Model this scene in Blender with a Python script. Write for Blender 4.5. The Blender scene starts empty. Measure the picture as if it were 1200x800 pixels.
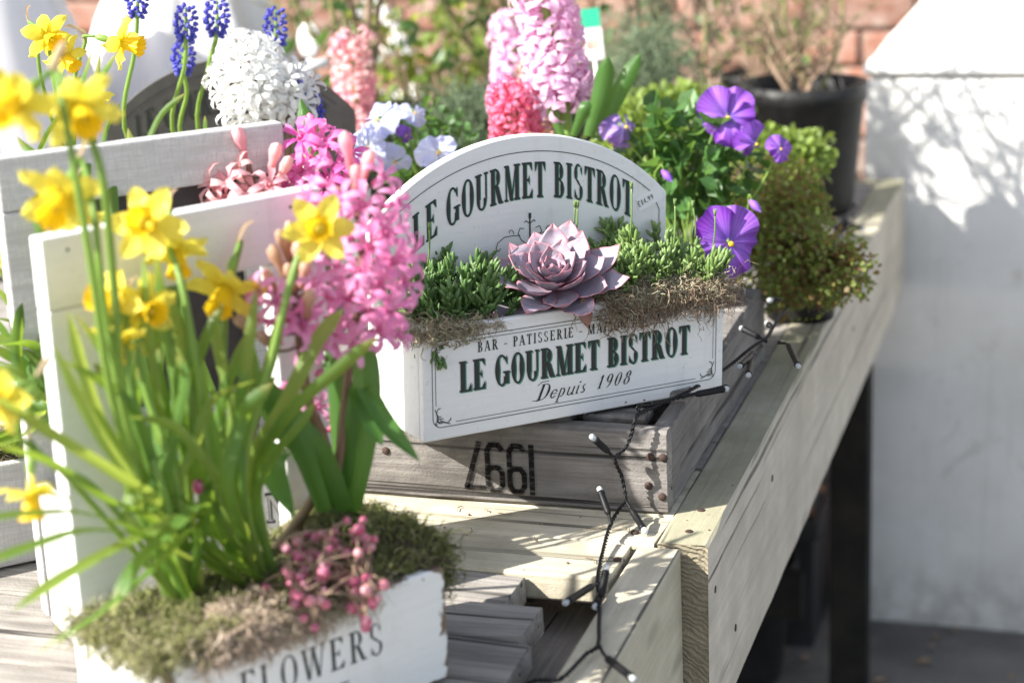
import bpy, math, random
import numpy as np
from mathutils import Vector, Matrix, noise

random.seed(7)
RNG = np.random.default_rng(7)
S = bpy.context.scene
COL = S.collection

# ------------------------------------------------------------------ camera
FPX = 2228.0
YAW, PITCH, ROLL = math.radians(-17.73), math.radians(15.77), math.radians(-2.39)
FW = Vector((math.sin(YAW)*math.cos(PITCH), math.cos(YAW)*math.cos(PITCH), -math.sin(PITCH)))
RT0 = Vector((math.cos(YAW), -math.sin(YAW), 0)); UP0 = RT0.cross(FW)
RT = math.cos(ROLL)*RT0 + math.sin(ROLL)*UP0
UP = -math.sin(ROLL)*RT0 + math.cos(ROLL)*UP0
CAM = Vector((0, 0, 1.45))
cd = bpy.data.cameras.new('camera'); cam = bpy.data.objects.new('camera', cd); COL.objects.link(cam)
cam.matrix_world = Matrix(((RT.x, UP.x, -FW.x, CAM.x), (RT.y, UP.y, -FW.y, CAM.y), (RT.z, UP.z, -FW.z, CAM.z), (0, 0, 0, 1)))
cd.sensor_width = 36; cd.lens = FPX/1200*36; cd.clip_start = .02; cd.clip_end = 500
cd.dof.use_dof = True; cd.dof.focus_distance = 1.62; cd.dof.aperture_fstop = 4.6
S.camera = cam

# ------------------------------------------------------------------ light
SUNV = Vector((-.80, -.60, math.tan(math.radians(37)))).normalized()   # towards the sun
w = bpy.data.worlds.new('World'); S.world = w; w.use_nodes = True
nt = w.node_tree; nt.nodes.clear()
sky = nt.nodes.new('ShaderNodeTexSky'); sky.sky_type = 'NISHITA'; sky.sun_disc = False
sky.sun_elevation = math.asin(SUNV.z); sky.sun_rotation = math.atan2(SUNV.x, SUNV.y)
sky.air_density = 1.0; sky.dust_density = 1.5
bg = nt.nodes.new('ShaderNodeBackground'); bg.inputs['Strength'].default_value = .115
ow = nt.nodes.new('ShaderNodeOutputWorld')
hs = nt.nodes.new('ShaderNodeHueSaturation'); hs.inputs['Saturation'].default_value = .6   # camera white balance for the open shade
nt.links.new(sky.outputs[0], hs.inputs['Color']); nt.links.new(hs.outputs[0], bg.inputs[0]); nt.links.new(bg.outputs[0], ow.inputs[0])
sd = bpy.data.lights.new('sun', 'SUN'); sd.energy = 5.0; sd.angle = math.radians(.55); sd.color = (1, .96, .89)
so = bpy.data.objects.new('sun', sd); COL.objects.link(so)
so.rotation_euler = SUNV.to_track_quat('Z', 'Y').to_euler()
S.view_settings.view_transform = 'Standard'; S.view_settings.look = 'None'
S.view_settings.exposure = 1.28; S.view_settings.gamma = 1
S.render.engine = 'CYCLES'
S.cycles.max_bounces = 8; S.cycles.transparent_max_bounces = 8

# ------------------------------------------------------------------ placing
def ray(px, py): return FW + (px-600)/FPX*RT - (py-400)/FPX*UP
def at(px, py, D): return CAM + ray(px, py)*D                    # a point D metres deep
def onz(px, py, z): d = ray(px, py); return CAM + d*((z-CAM.z)/d.z)
TT = .862                                                         # table top height

# ------------------------------------------------------------------ objects
MW = {}
def link(o, parent, mw):
    COL.objects.link(o)
    if parent is not None:
        o.parent = parent; o.matrix_basis = MW[parent.name].inverted() @ mw
    else: o.matrix_basis = mw
    MW[o.name] = mw
    return o
def props(o, label, cat, group=None, kind=None):
    if label: o['label'] = label
    if cat: o['category'] = cat
    if group: o['group'] = group
    if kind: o['kind'] = kind
    return o
def thing(name, loc, label, cat, group=None):
    o = bpy.data.objects.new(name, None); o.empty_display_size = .02
    link(o, None, Matrix.Translation(Vector(loc))); return props(o, label, cat, group)
def inst(name, me, parent=None, mw=None, kind=None, label=None):
    o = bpy.data.objects.new(name, me); link(o, parent, mw if mw is not None else Matrix.Identity(4))
    if kind: o['kind'] = kind
    if label: o['label'] = label
    return o

class MB:
    def __init__(s): s.v = []; s.f = []; s.u = []; s.mi = []
    def add(s, vs, fs, us=None, m=0):
        b = len(s.v); s.v += [tuple(p) for p in vs]
        s.u += [tuple(x) for x in us] if us is not None else [(0, 0, 0)]*len(vs)
        s.f += [tuple(b+i for i in f) for f in fs]; s.mi += [m]*len(fs)
    def mesh(s, name, mats, smooth=True):
        me = bpy.data.meshes.new(name); me.from_pydata(s.v, [], s.f)
        a = me.attributes.new('pt', 'FLOAT_VECTOR', 'POINT'); a.data.foreach_set('vector', np.array(s.u, dtype=np.float32).ravel())
        for m in (mats if isinstance(mats, (list, tuple)) else [mats]): me.materials.append(m)
        me.polygons.foreach_set('material_index', s.mi)
        me.polygons.foreach_set('use_smooth', [smooth]*len(s.f)); me.update()
        return me
    def box(s, x0, x1, y0, y1, z0, z1, m=0):
        v = [(x, y, z) for x in (x0, x1) for y in (y0, y1) for z in (z0, z1)]
        s.add(v, [(0, 1, 3, 2), (4, 6, 7, 5), (0, 4, 5, 1), (2, 3, 7, 6), (0, 2, 6, 4), (1, 5, 7, 3)], None, m)
    def tube(s, pts, rad, n=8, rnd=0., m=0, caps=True):
        pts = [Vector(p) for p in pts]; k = len(pts)
        if not hasattr(rad, '__len__'): rad = [rad]*k
        t0 = (pts[1]-pts[0]).normalized(); a = t0.orthogonal().normalized()
        vs = []; us = []
        for i, p in enumerate(pts):
            t = (pts[min(i+1, k-1)]-pts[max(i-1, 0)]).normalized()
            a = (a - t*a.dot(t)).normalized(); b = t.cross(a)
            for j in range(n):
                q = 2*math.pi*j/n; vs.append(p + (a*math.cos(q)+b*math.sin(q))*rad[i]); us.append((j/n, i/(k-1), rnd))
        fs = [(i*n+j, i*n+(j+1) % n, (i+1)*n+(j+1) % n, (i+1)*n+j) for i in range(k-1) for j in range(n)]
        if caps: fs += [tuple(range(n-1, -1, -1)), tuple((k-1)*n+j for j in range(n))]
        s.add(vs, fs, us, m)
    def sphere(s, c, r, n=8, k=6, rnd=0, m=0, sc=(1, 1, 1)):
        vs = [Vector((c[0], c[1], c[2]+r*sc[2]))]; us = [(0, 1, rnd)]
        for i in range(1, k):
            th = math.pi*i/k
            for j in range(n):
                q = 2*math.pi*j/n
                vs.append(Vector((c[0]+r*sc[0]*math.sin(th)*math.cos(q), c[1]+r*sc[1]*math.sin(th)*math.sin(q), c[2]+r*sc[2]*math.cos(th)))); us.append((j/n, 1-i/k, rnd))
        vs.append(Vector((c[0], c[1], c[2]-r*sc[2]))); us.append((0, 0, rnd))
        L = len(vs)-1
        fs = [(0, 1+j, 1+(j+1) % n) for j in range(n)]
        fs += [(1+i*n+j, 1+(i+1)*n+j, 1+(i+1)*n+(j+1) % n, 1+i*n+(j+1) % n) for i in range(k-2) for j in range(n)]
        fs += [(L, 1+(k-2)*n+(j+1) % n, 1+(k-2)*n+j) for j in range(n)]
        s.add(vs, fs, us, m)
    def lathe(s, prof, n=24, rnd=0, m=0, c=(0, 0, 0), ruff=None):
        vs = []; us = []; k = len(prof)
        for i, (r, z) in enumerate(prof):
            for j in range(n):
                q = 2*math.pi*j/n; rr, zz = (r, z) if ruff is None else ruff(i/(k-1), q, r, z)
                vs.append((c[0]+rr*math.cos(q), c[1]+rr*math.sin(q), c[2]+zz)); us.append((j/n, i/(k-1), rnd))
        s.add(vs, [(i*n+j, i*n+(j+1) % n, (i+1)*n+(j+1) % n, (i+1)*n+j) for i in range(k-1) for j in range(n)], us, m)

def bez(p, n=10):
    """smooth curve through control points (Catmull-Rom)"""
    p = [Vector(q) for q in p]
    if len(p) == 2: return [p[0].lerp(p[1], i/n) for i in range(n+1)]
    q = [p[0]*2-p[1]] + p + [p[-1]*2-p[-2]]; out = []
    segs = len(p)-1; m = max(2, n//segs)
    for i in range(segs):
        a, b, c, d = q[i:i+4]
        for j in range(m):
            t = j/m
            out.append(.5*((2*b)+(c-a)*t+(2*a-5*b+4*c-d)*t*t+(3*b-a-3*c+d)*t**3))
    out.append(p[-1]); return out

def blade(mb, pts, width, n=12, fold=.25, side=None, rnd=0, twist=0, tip=.9, m=0, base=.6, thick=0):
    """strap leaf along a curve: 5 points across, folded like a gutter"""
    c = bez(pts, n); k = len(c); vs = []; us = []
    for i, p in enumerate(c):
        t = i/(k-1); T = (c[min(i+1, k-1)]-c[max(i-1, 0)]).normalized()
        sd_ = side if side is not None else RT
        X = (sd_ - T*sd_.dot(T)).normalized()
        if twist: X = Matrix.Rotation(twist*t, 3, T) @ X
        N = T.cross(X)
        wd = width*.5*(base+(1-base)*min(1, t*2.2))*(1 if t < 1-tip*.35 else max(0.03, 1-((t-(1-tip*.35))/(tip*.35))**1.8))
        for j, x in enumerate((-1, -.5, 0, .5, 1)):
            vs.append(p+X*wd*x+N*(abs(x)**1.5)*wd*fold); us.append((x*.5+.5, t, rnd))
    mb.add(vs, [(i*5+j, i*5+j+1, (i+1)*5+j+1, (i+1)*5+j) for i in range(k-1) for j in range(4)], us, m)

def frame(z, x=None):
    """matrix with local +Z along z"""
    z = Vector(z).normalized(); x = Vector(x) if x is not None else z.orthogonal()
    x = (x-z*x.dot(z)).normalized(); y = z.cross(x)
    return Matrix(((x.x, y.x, z.x), (x.y, y.y, z.y), (x.z, y.z, z.z))).to_4x4()
def TRS(p, rot, s=1.0): return Matrix.Translation(Vector(p)) @ rot @ Matrix.Diagonal((s, s, s, 1)) if not hasattr(s, '__len__') else Matrix.Translation(Vector(p)) @ rot @ Matrix.Diagonal((*s, 1))

def np_mesh(name, V, F, U, mats, smooth=True):
    me = bpy.data.meshes.new(name); nv = len(V); nf, k = F.shape
    me.vertices.add(nv); me.vertices.foreach_set('co', V.astype(np.float32).ravel())
    me.loops.add(nf*k); me.loops.foreach_set('vertex_index', F.astype(np.int32).ravel())
    me.polygons.add(nf); me.polygons.foreach_set('loop_start', np.arange(0, nf*k, k, dtype=np.int32))
    me.update(calc_edges=True)
    me.polygons.foreach_set('use_smooth', np.full(nf, smooth))
    a = me.attributes.new('pt', 'FLOAT_VECTOR', 'POINT'); a.data.foreach_set('vector', U.astype(np.float32).ravel())
    for m in (mats if isinstance(mats, (list, tuple)) else [mats]): me.materials.append(m)
    return me
def strands(P, R, rnd=None):
    """P (n,k,3) paths, R (n,k) radii -> three-sided tubes as one mesh"""
    n, k, _ = P.shape
    T = np.gradient(P, axis=1); T /= np.linalg.norm(T, axis=2, keepdims=True)+1e-9
    ref = RNG.normal(size=(n, 1, 3)); A = np.cross(T, ref); A /= np.linalg.norm(A, axis=2, keepdims=True)+1e-9
    B = np.cross(T, A); vs = []
    for j in range(3):
        q = 2*math.pi*j/3; vs.append(P+(A*math.cos(q)+B*math.sin(q))*R[..., None])
    V = np.stack(vs, axis=2).reshape(-1, 3)
    idx = np.arange(n*k*3).reshape(n, k, 3); F = []
    for j in range(3):
        F.append(np.stack([idx[:, :-1, j], idx[:, :-1, (j+1) % 3], idx[:, 1:, (j+1) % 3], idx[:, 1:, j]], axis=-1).reshape(-1, 4))
    if rnd is None: rnd = RNG.random(n)
    U = np.zeros((n, k, 3, 3)); U[..., 1] = np.linspace(0, 1, k)[None, :, None]; U[..., 2] = rnd[:, None, None]
    return V, np.concatenate(F), U.reshape(-1, 3)
def curly(C, Dn, L, k=6, curl=.6, rad=.0005, droop=0.):
    """curly strands starting at C, heading Dn"""
    n = len(C); P = np.zeros((n, k, 3)); P[:, 0] = C; d = Dn/np.linalg.norm(Dn, axis=1, keepdims=True)
    for i in range(1, k):
        d = d+RNG.normal(size=(n, 3))*curl*.5; d[:, 2] -= droop; d /= np.linalg.norm(d, axis=1, keepdims=True)
        P[:, i] = P[:, i-1]+d*(L/(k-1))[:, None]
    R = np.full((n, k), rad)*np.linspace(1, .5, k)[None]*(.5+1.2*RNG.random((n, 1))**2)
    return strands(P, R)
def leaves(C, Nn, Dn, L, W, rnd=None, cup=.15):
    """little 6-gon leaves: centres C, normals Nn, directions Dn, length/width arrays"""
    n = len(C); Dn = Dn/np.linalg.norm(Dn, axis=1, keepdims=True)
    X = np.cross(Nn, Dn); X /= np.linalg.norm(X, axis=1, keepdims=True)+1e-9; N = np.cross(Dn, X)
    sh = [(0, 0, 0), (.45, .3, 1), (.5, .62, 1), (0, 1, 0), (-.5, .62, 1), (-.45, .3, 1), (0, .5, -.2)]
    V = np.stack([C+X*(W*a)[:, None]+Dn*(L*b)[:, None]+N*(W*cup*c)[:, None] for a, b, c in sh], axis=1).reshape(-1, 3)
    b = (np.arange(n)*7)[:, None]
    F = np.concatenate([b+np.array([[0, 1, 6]]), b+np.array([[1, 2, 6]]), b+np.array([[2, 3, 6]]), b+np.array([[3, 4, 6]]), b+np.array([[4, 5, 6]]), b+np.array([[5, 0, 6]])])
    if rnd is None: rnd = RNG.random(n)
    U = np.zeros((n, 7, 3)); U[:, :, 0] = [.5, .9, 1, .5, 0, .1, .5]; U[:, :, 1] = [0, .3, .62, 1, .62, .3, .5]; U[..., 2] = rnd[:, None]
    return V, F, U.reshape(-1, 3)

# ------------------------------------------------------------------ materials
class NT:
    def __init__(s, name):
        s.m = bpy.data.materials.new(name); s.m.use_nodes = True; s.t = s.m.node_tree; s.t.nodes.clear()
        s.out = s.n('ShaderNodeOutputMaterial')
    def n(s, typ, ins=None, **kw):
        nd = s.t.nodes.new(typ)
        for k, v in kw.items(): setattr(nd, k, v)
        for k, v in (ins or {}).items():
            i = nd.inputs[k]
            if isinstance(v, bpy.types.NodeSocket): s.t.links.new(v, i)
            else:
                if isinstance(v, tuple) and len(v) == 3 and i.type == 'RGBA': v = (*v, 1)
                i.default_value = v
        return nd
    def link(s, a, b): s.t.links.new(a, b)
    def ramp(s, fac, stops, interp='LINEAR'):
        r = s.n('ShaderNodeValToRGB', {'Fac': fac}); cr = r.color_ramp; cr.interpolation = interp
        while len(cr.elements) < len(stops): cr.elements.new(.5)
        for e, (p, c) in zip(cr.elements, stops): e.position = p; e.color = (*c, 1) if len(c) == 3 else c
        return r.outputs[0]
    def g(s, fac, a, b):   # float ramp
        r = s.n('ShaderNodeMapRange', {'Value': fac, 'From Min': a, 'From Max': b}); return r.outputs[0]
    def mix(s, f, a, b, mode='MIX'):
        r = s.n('ShaderNodeMix', data_type='RGBA', blend_type=mode)
        for i, v in ((0, f), (6, a), (7, b)):
            if isinstance(v, bpy.types.NodeSocket): s.link(v, r.inputs[i])
            else: r.inputs[i].default_value = (*v, 1) if isinstance(v, tuple) and len(v) == 3 else v
        return r.outputs[2]
    def math(s, op, a, b=0.):
        r = s.n('ShaderNodeMath', operation=op)
        for i, v in ((0, a), (1, b)):
            if isinstance(v, bpy.types.NodeSocket): s.link(v, r.inputs[i])
            else: r.inputs[i].default_value = v
        return r.outputs[0]
    def noise(s, vec, scale, detail=4, rough=.55, dist=0.):
        i = {'Scale': scale, 'Detail': detail, 'Roughness': rough, 'Distortion': dist}
        if vec is not None: i['Vector'] = vec
        return s.n('ShaderNodeTexNoise', i).outputs[0]
    def obj(s, sc=(1, 1, 1)):
        tc = s.n('ShaderNodeTexCoord'); oi = s.n('ShaderNodeObjectInfo')
        off = s.n('ShaderNodeVectorMath', {0: oi.outputs['Random'], 1: (7.3, 5.1, 9.7)}, operation='MULTIPLY')
        mp = s.n('ShaderNodeMapping', {'Vector': tc.outputs['Object'], 'Location': off.outputs[0], 'Scale': sc})
        return mp.outputs[0]
    def bump(s, h, st=.5, dist=.001):
        return s.n('ShaderNodeBump', {'Height': h, 'Strength': st, 'Distance': dist}).outputs[0]
    def pr(s, col, rough=.5, nrm=None, **kw):
        i = {'Base Color': col, 'Roughness': rough}
        if nrm is not None: i['Normal'] = nrm
        for k, v in kw.items(): i[k.replace('_', ' ')] = v
        return s.n('ShaderNodeBsdfPrincipled', i)
    def done(s, sh): s.link(sh.outputs[0], s.out.inputs[0]); return s.m
    def thin(s, col, tcol, amt, rough=.5, nrm=None, **kw):
        p = s.pr(col, rough, nrm, **kw); t = s.n('ShaderNodeBsdfTranslucent', {'Color': tcol})
        if nrm is not None: s.link(nrm, t.inputs['Normal'])
        mx = s.n('ShaderNodeMixShader', {'Fac': amt, 1: p.outputs[0], 2: t.outputs[0]})
        return s.done(mx)

def wood(name, dark, light, moss=None, stain=None, sc=1., bump=.9, contrast=1., fine=1., algae=None):
    m = NT(name); v = m.obj((1, 1, 1))
    st = m.n('ShaderNodeMapping', {'Vector': v, 'Scale': (3.5*sc, 55*sc, 55*sc)}).outputs[0]
    st2 = m.n('ShaderNodeMapping', {'Vector': v, 'Scale': (9*sc, 260*sc, 260*sc)}).outputs[0]
    g1 = m.noise(st, 1., 6, .65, .6); g2 = m.noise(st2, 1., 3, .6, .3); big = m.noise(v, 9, 4, .6)
    g = m.math('ADD', m.math('MULTIPLY', g1, .6), m.math('MULTIPLY', g2, .4*fine))
    c = m.ramp(g, [(.28, dark), (.5, tuple((a+b)/2 for a, b in zip(dark, light))), (.72, light)])
    c = m.mix(m.g(big, .35, .75), c, m.mix(.55, c, tuple(a*.6 for a in dark)))
    crack = m.g(m.noise(m.n('ShaderNodeMapping', {'Vector': v, 'Scale': (1.2*sc, 90*sc, 90*sc)}).outputs[0], 1., 2, .5, .4), .30, .36)
    c = m.mix(crack, tuple(a*.25 for a in dark), c)
    if moss: c = m.mix(m.math('MULTIPLY', m.g(m.noise(v, 16, 5, .6), .45, .68), .7), c, moss)
    if stain: c = m.mix(m.math('MULTIPLY', m.g(m.noise(v, 5.5, 6, .7, .8), .5, .62), .6), c, stain)
    gm = m.n('ShaderNodeNewGeometry'); nz = m.n('ShaderNodeSeparateXYZ', {'Vector': gm.outputs['Normal']}).outputs[2]
    if algae: c = m.mix(m.math('MULTIPLY', m.math('MULTIPLY', m.g(nz, .5, .9), m.g(m.noise(v, 7, 4, .6), .25, .5)), .8), c, m.mix(1., c, algae, 'MULTIPLY'))
    sp = m.noise(v, 420, 2, .5); c = m.mix(m.g(sp, .72, .80), c, tuple(a*.35 for a in dark))
    kn = m.n('ShaderNodeTexVoronoi', {'Vector': m.n('ShaderNodeMapping', {'Vector': v, 'Scale': (5.2, 17, 17)}).outputs[0], 'Scale': 1., 'Randomness': 1.}).outputs['Distance']
    c = m.mix(m.math('MULTIPLY', m.g(kn, .17, .07), .75), c, tuple(a*.55+b*.12 for a, b in zip(dark, light)))
    big2 = m.noise(m.n('ShaderNodeMapping', {'Vector': v, 'Scale': (6, 14, 14)}).outputs[0], 1, 6, .75, 1.); c = m.mix(m.math('MULTIPLY', m.g(big2, .55, .72), .35), c, tuple(a*.75 for a in dark))
    h = m.math('ADD', m.math('ADD', g, m.math('MULTIPLY', crack, .7)), m.math('MULTIPLY', sp, .25))
    return m.done(m.pr(c, .86, m.bump(h, bump, .0022)))
def paint(name, col, under, wear=.66, edge=.0, grain=.25, tint=None, cross=0):
    m = NT(name); v = m.obj()
    n1 = m.noise(v, 38, 8, .72, .5); n2 = m.noise(v, 7, 5, .6)
    tc = m.n('ShaderNodeTexCoord'); sx = m.n('ShaderNodeSeparateXYZ', {'Vector': tc.outputs['Generated']})
    def nr(o): return m.math('MAXIMUM', m.g(o, .06, 0.), m.g(o, .94, 1.))
    e = m.math('MULTIPLY', m.math('MAXIMUM', nr(sx.outputs[0]), nr(sx.outputs[2])), edge)
    k = m.g(m.math('ADD', m.math('ADD', m.math('MULTIPLY', n1, .75), m.math('MULTIPLY', n2, .3)), e), wear, wear+.02)
    gr = m.noise(m.n('ShaderNodeMapping', {'Vector': v, 'Scale': (12, 190, 190)}).outputs[0], 1., 4, .6, .3)
    c = m.mix(m.g(gr, .3, .75), tuple(a*(.93 if not cross else .7) for a in col), col)
    c = m.mix(m.math('MULTIPLY', m.g(m.noise(v, 14, 6, .7), .55, .8), .3), c, tint or (.5, .44, .34)); c = m.mix(m.math('MULTIPLY', m.g(m.noise(v, 230, 4, .7), .63, .74), .5), c, (.30, .24, .17)); c = m.mix(m.math('MULTIPLY', m.g(m.noise(m.n('ShaderNodeMapping', {'Vector': v, 'Scale': (70, 70, 9)}).outputs[0], 1, 4, .6), .58, .78), .22), c, (.45, .42, .36))
    h = m.math('MULTIPLY', gr, grain)
    if cross:
        x = m.n('ShaderNodeMapping', {'Vector': v, 'Scale': (1100, 1100, 90)}).outputs[0]
        z = m.n('ShaderNodeMapping', {'Vector': v, 'Scale': (80, 80, 1100)}).outputs[0]
        cr = m.math('MULTIPLY', m.math('ADD', m.noise(x, 1, 2), m.noise(z, 1, 2)), .5)
        c = m.mix(m.g(cr, .54, .40), c, tuple(a*.68 for a in col)); h = m.math('ADD', h, m.math('MULTIPLY', cr, .8))
    c = m.mix(k, c, under)
    h = m.math('SUBTRACT', h, m.math('MULTIPLY', k, 1.2))
    return m.done(m.pr(c, .55, m.bump(h, .6, .0012)))
def leafm(name, c0, c1, tr, amt=.45, rough=.42, tip=None, stripe=60):
    m = NT(name); a = m.n('ShaderNodeAttribute', attribute_name='pt'); s = m.n('ShaderNodeSeparateXYZ', {'Vector': a.outputs['Vector']})
    oi = m.n('ShaderNodeObjectInfo')
    r = m.math('FRACT', m.math('ADD', s.outputs[2], oi.outputs['Random']))
    c = m.mix(s.outputs[1], c0, c1)
    c = m.mix(m.math('MULTIPLY', r, .55), c, m.mix(.5, c, tuple(x*1.9 for x in c1)))
    ww = m.n('ShaderNodeTexWave', {'Vector': m.n('ShaderNodeMapping', {'Vector': a.outputs['Vector'], 'Scale': (1, .03, 0)}).outputs[0], 'Scale': stripe/10, 'Distortion': 1.5, 'Detail': 2}).outputs[1]
    c = m.mix(m.math('MULTIPLY', ww, .28), c, tuple(x*.45 for x in c0))
    c = m.mix(m.math('MULTIPLY', m.g(m.noise(m.obj(), 60, 5, .7), .5, .8), .3), c, (c1[0]*1.6, c1[1]*1.4, c1[2]))
    if tip: c = m.mix(m.g(s.outputs[1], .86, 1.), c, tip)
    t = m.mix(m.math('MULTIPLY', ww, .3), tr, tuple(x*.5 for x in tr))
    return m.thin(c, t, amt, rough, m.bump(ww, .3, .0006))
def petalm(name, stops, amt=.45, rough=.5, trk=1.1, vein=.35, var=None):
    """colour along the petal (attribute v), fine veins lengthwise"""
    m = NT(name); a = m.n('ShaderNodeAttribute', attribute_name='pt'); s = m.n('ShaderNodeSeparateXYZ', {'Vector': a.outputs['Vector']})
    oi = m.n('ShaderNodeObjectInfo')
    c = m.ramp(s.outputs[1], stops)
    if var: c = m.mix(m.math('MULTIPLY', m.math('FRACT', m.math('MULTIPLY', oi.outputs['Random'], 7.7)), .7), c, var)
    vn = m.n('ShaderNodeTexWave', {'Vector': m.n('ShaderNodeMapping', {'Vector': a.outputs['Vector'], 'Scale': (1, .05, 0)}).outputs[0], 'Scale': 4., 'Distortion': 2., 'Detail': 2}).outputs[1]
    c2 = m.mix(m.math('MULTIPLY', vn, vein), c, m.mix(1., c, (.72, .55, .72), 'MULTIPLY'))
    t = m.mix(1., c, (min(trk, 1), min(trk, 1), min(trk, 1)), 'MULTIPLY')
    return m.thin(c2, t, amt, rough, m.bump(vn, .25, .0004))
def plain(name, col, rough=.6, nscale=0, c2=None, bump=0, metal=0., bd=.001):
    m = NT(name); c = col; nr = None
    if nscale:
        n_ = m.noise(m.obj(), nscale, 6, .65); c = m.mix(m.g(n_, .3, .7), col, c2 or tuple(x*.6 for x in col))
        if bump: nr = m.bump(n_, bump, bd)
    return m.done(m.pr(c, rough, nr, Metallic=metal))

M_GREY = wood('weathered_grey_wood', (.13, .115, .10), (.50, .465, .42), bump=1.)
M_CRATE = wood('old_crate_wood', (.085, .075, .068), (.36, .335, .31), stain=(.06, .052, .048), bump=1., sc=1.1)
M_RAIL = wood('treated_rail_wood', (.46, .41, .33), (.72, .65, .55), moss=(.42, .385, .30), bump=.6, sc=.8, algae=(.52, .56, .42))
M_BEAM = wood('pale_beam_wood', (.40, .36, .26), (.70, .64, .50), stain=(.30, .27, .19), bump=.7)
m = NT('end_grain_wood'); v = m.n('ShaderNodeTexCoord').outputs['Object']
rg = m.n('ShaderNodeTexWave', {'Vector': m.n('ShaderNodeMapping', {'Vector': v, 'Location': (0, .075, .03)}).outputs[0], 'Scale': 70., 'Distortion': 9., 'Detail': 4, 'Detail Scale': 1.2}, wave_type='RINGS', rings_direction='X').outputs[1]
c = m.mix(rg, (.25, .215, .145), (.33, .285, .20)); c = m.mix(m.math('MULTIPLY', m.g(m.noise(v, 60, 6, .7), .4, .7), .5), c, (.12, .105, .07))
M_END = m.done(m.pr(c, .9, m.bump(m.math('ADD', rg, m.noise(v, 300, 4)), .8, .0015)))
M_WHITE = paint('white_paint_on_wood', (.80, .80, .79), (.20, .14, .09), wear=.80, edge=.10)
M_WORN = paint('chipped_white_paint', (.80, .80, .79), (.17, .115, .075), wear=.70, edge=.26, grain=.35)
M_WASH = paint('grey_limewash', (.66, .645, .63), (.24, .21, .18), wear=.78, edge=.06, grain=1.2, cross=1)
M_CHALK = plain('chalkboard_black', (.035, .027, .028), .8, 60, (.055, .045, .046), .3)
M_INK = plain('black_print_ink', (.018, .022, .02), .6)
M_GREEN = plain('green_print_shadow', (.05, .22, .14), .6)
m = NT('faded_black_stencil'); 
_v = m.obj(); _w = m.noise(m.n('ShaderNodeMapping', {'Vector': _v, 'Scale': (60, 60, 420)}).outputs[0], 1, 5, .7); _p = m.pr((.012, .011, .011), .95, None, Specular_IOR_Level=.05)
_t = m.n('ShaderNodeBsdfTransparent'); M_STAMP = m.done(m.n('ShaderNodeMixShader', {'Fac': m.math('ADD', .08, m.math('MULTIPLY', m.g(_w, .50, .66), .75)), 1: _p.outputs[0], 2: _t.outputs[0]}))
M_SOIL = plain('dark_potting_soil', (.035, .024, .016), .95, 240, (.10, .075, .055), 1., 0, .004)
M_STICK = plain('white_price_sticker', (.8, .8, .8), .4)
m = NT('black_plastic_pot'); M_BLACKP = m.done(m.pr(m.mix(m.g(m.noise(m.obj(), 40, 5, .7), .4, .75), (.012, .012, .013), (.028, .027, .025)), .5, None, Specular_IOR_Level=.3))
m = NT('black_cable_rubber'); M_CABLE = m.done(m.pr((.008, .008, .009), .5, None, Specular_IOR_Level=.25))
m = NT('clear_bulb_plastic'); M_BULB = m.done(m.pr((.85, .88, .9), .12, None, Transmission_Weight=.55, IOR=1.45))
M_LEAF = leafm('daffodil_leaf', (.12, .22, .04), (.08, .18, .04), (.44, .64, .06), .47, tip=(.36, .30, .08))
M_LEAFY = leafm('pale_green_leaf', (.20, .29, .06), (.17, .28, .06), (.55, .66, .10), .48)
M_LEAFD = leafm('hyacinth_leaf', (.09, .19, .035), (.05, .15, .03), (.24, .48, .05), .38, .3)
M_STEM = leafm('green_flower_stem', (.26, .38, .07), (.18, .32, .07), (.5, .65, .08), .3)
M_STEMR = leafm('reddish_hyacinth_stem', (.16, .14, .06), (.20, .09, .06), (.3, .2, .08), .2)
M_DAFP = petalm('daffodil_petal', [(0, (.86, .72, .05)), (.5, (.93, .82, .10)), (1, (.94, .86, .16))], .5, .5)
M_DAFC = petalm('daffodil_trumpet', [(0, (.65, .58, .05)), (.4, (.92, .68, .02)), (1, (.94, .62, .015))], .4, .5)
M_SPATHE = leafm('papery_spathe', (.30, .26, .12), (.55, .42, .30), (.6, .45, .3), .4)
M_PINK = petalm('pink_hyacinth_petal', [(0, (.76, .14, .26)), (.45, (.84, .22, .50)), (1, (.90, .42, .66))], .42, var=(.90, .48, .70))
M_SALM = petalm('salmon_hyacinth_petal', [(0, (.82, .28, .34)), (.5, (.88, .40, .50)), (1, (.92, .58, .60))], .42, var=(.90, .60, .50))
M_MAG = petalm('magenta_hyacinth_petal', [(0, (.72, .05, .30)), (.5, (.84, .10, .48)), (1, (.90, .38, .68))], .42, var=(.90, .35, .62))
M_HOT = petalm('hot_pink_hyacinth_petal', [(0, (.66, .04, .12)), (.5, (.80, .08, .22)), (1, (.88, .22, .38))], .35, var=(.85, .30, .38))
M_PALE = petalm('pale_pink_hyacinth_petal', [(0, (.80, .40, .58)), (.5, (.88, .56, .74)), (1, (.92, .72, .84))], .42, var=(.84, .46, .70))
M_PEACH = petalm('faded_peach_petal', [(0, (.52, .26, .16)), (.5, (.72, .42, .32)), (1, (.80, .56, .44))], .35, var=(.45, .30, .16))
M_WHITEP = petalm('white_hyacinth_petal', [(0, (.66, .72, .46)), (.3, (.86, .87, .82)), (1, (.90, .90, .89))], .4, vein=.12, var=(.88, .88, .86))
M_MUSC = petalm('muscari_bell', [(0, (.05, .06, .42)), (.6, (.10, .12, .62)), (1, (.26, .28, .78))], .25, .4, var=(.10, .08, .50))
M_PURP = petalm('purple_pansy_petal', [(0, (.70, .66, .86)), (.14, (.16, .07, .50)), (.45, (.30, .12, .62)), (.8, (.24, .045, .50)), (1, (.11, .01, .28))], .24, .6, vein=.95, var=(.36, .18, .64))
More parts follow.
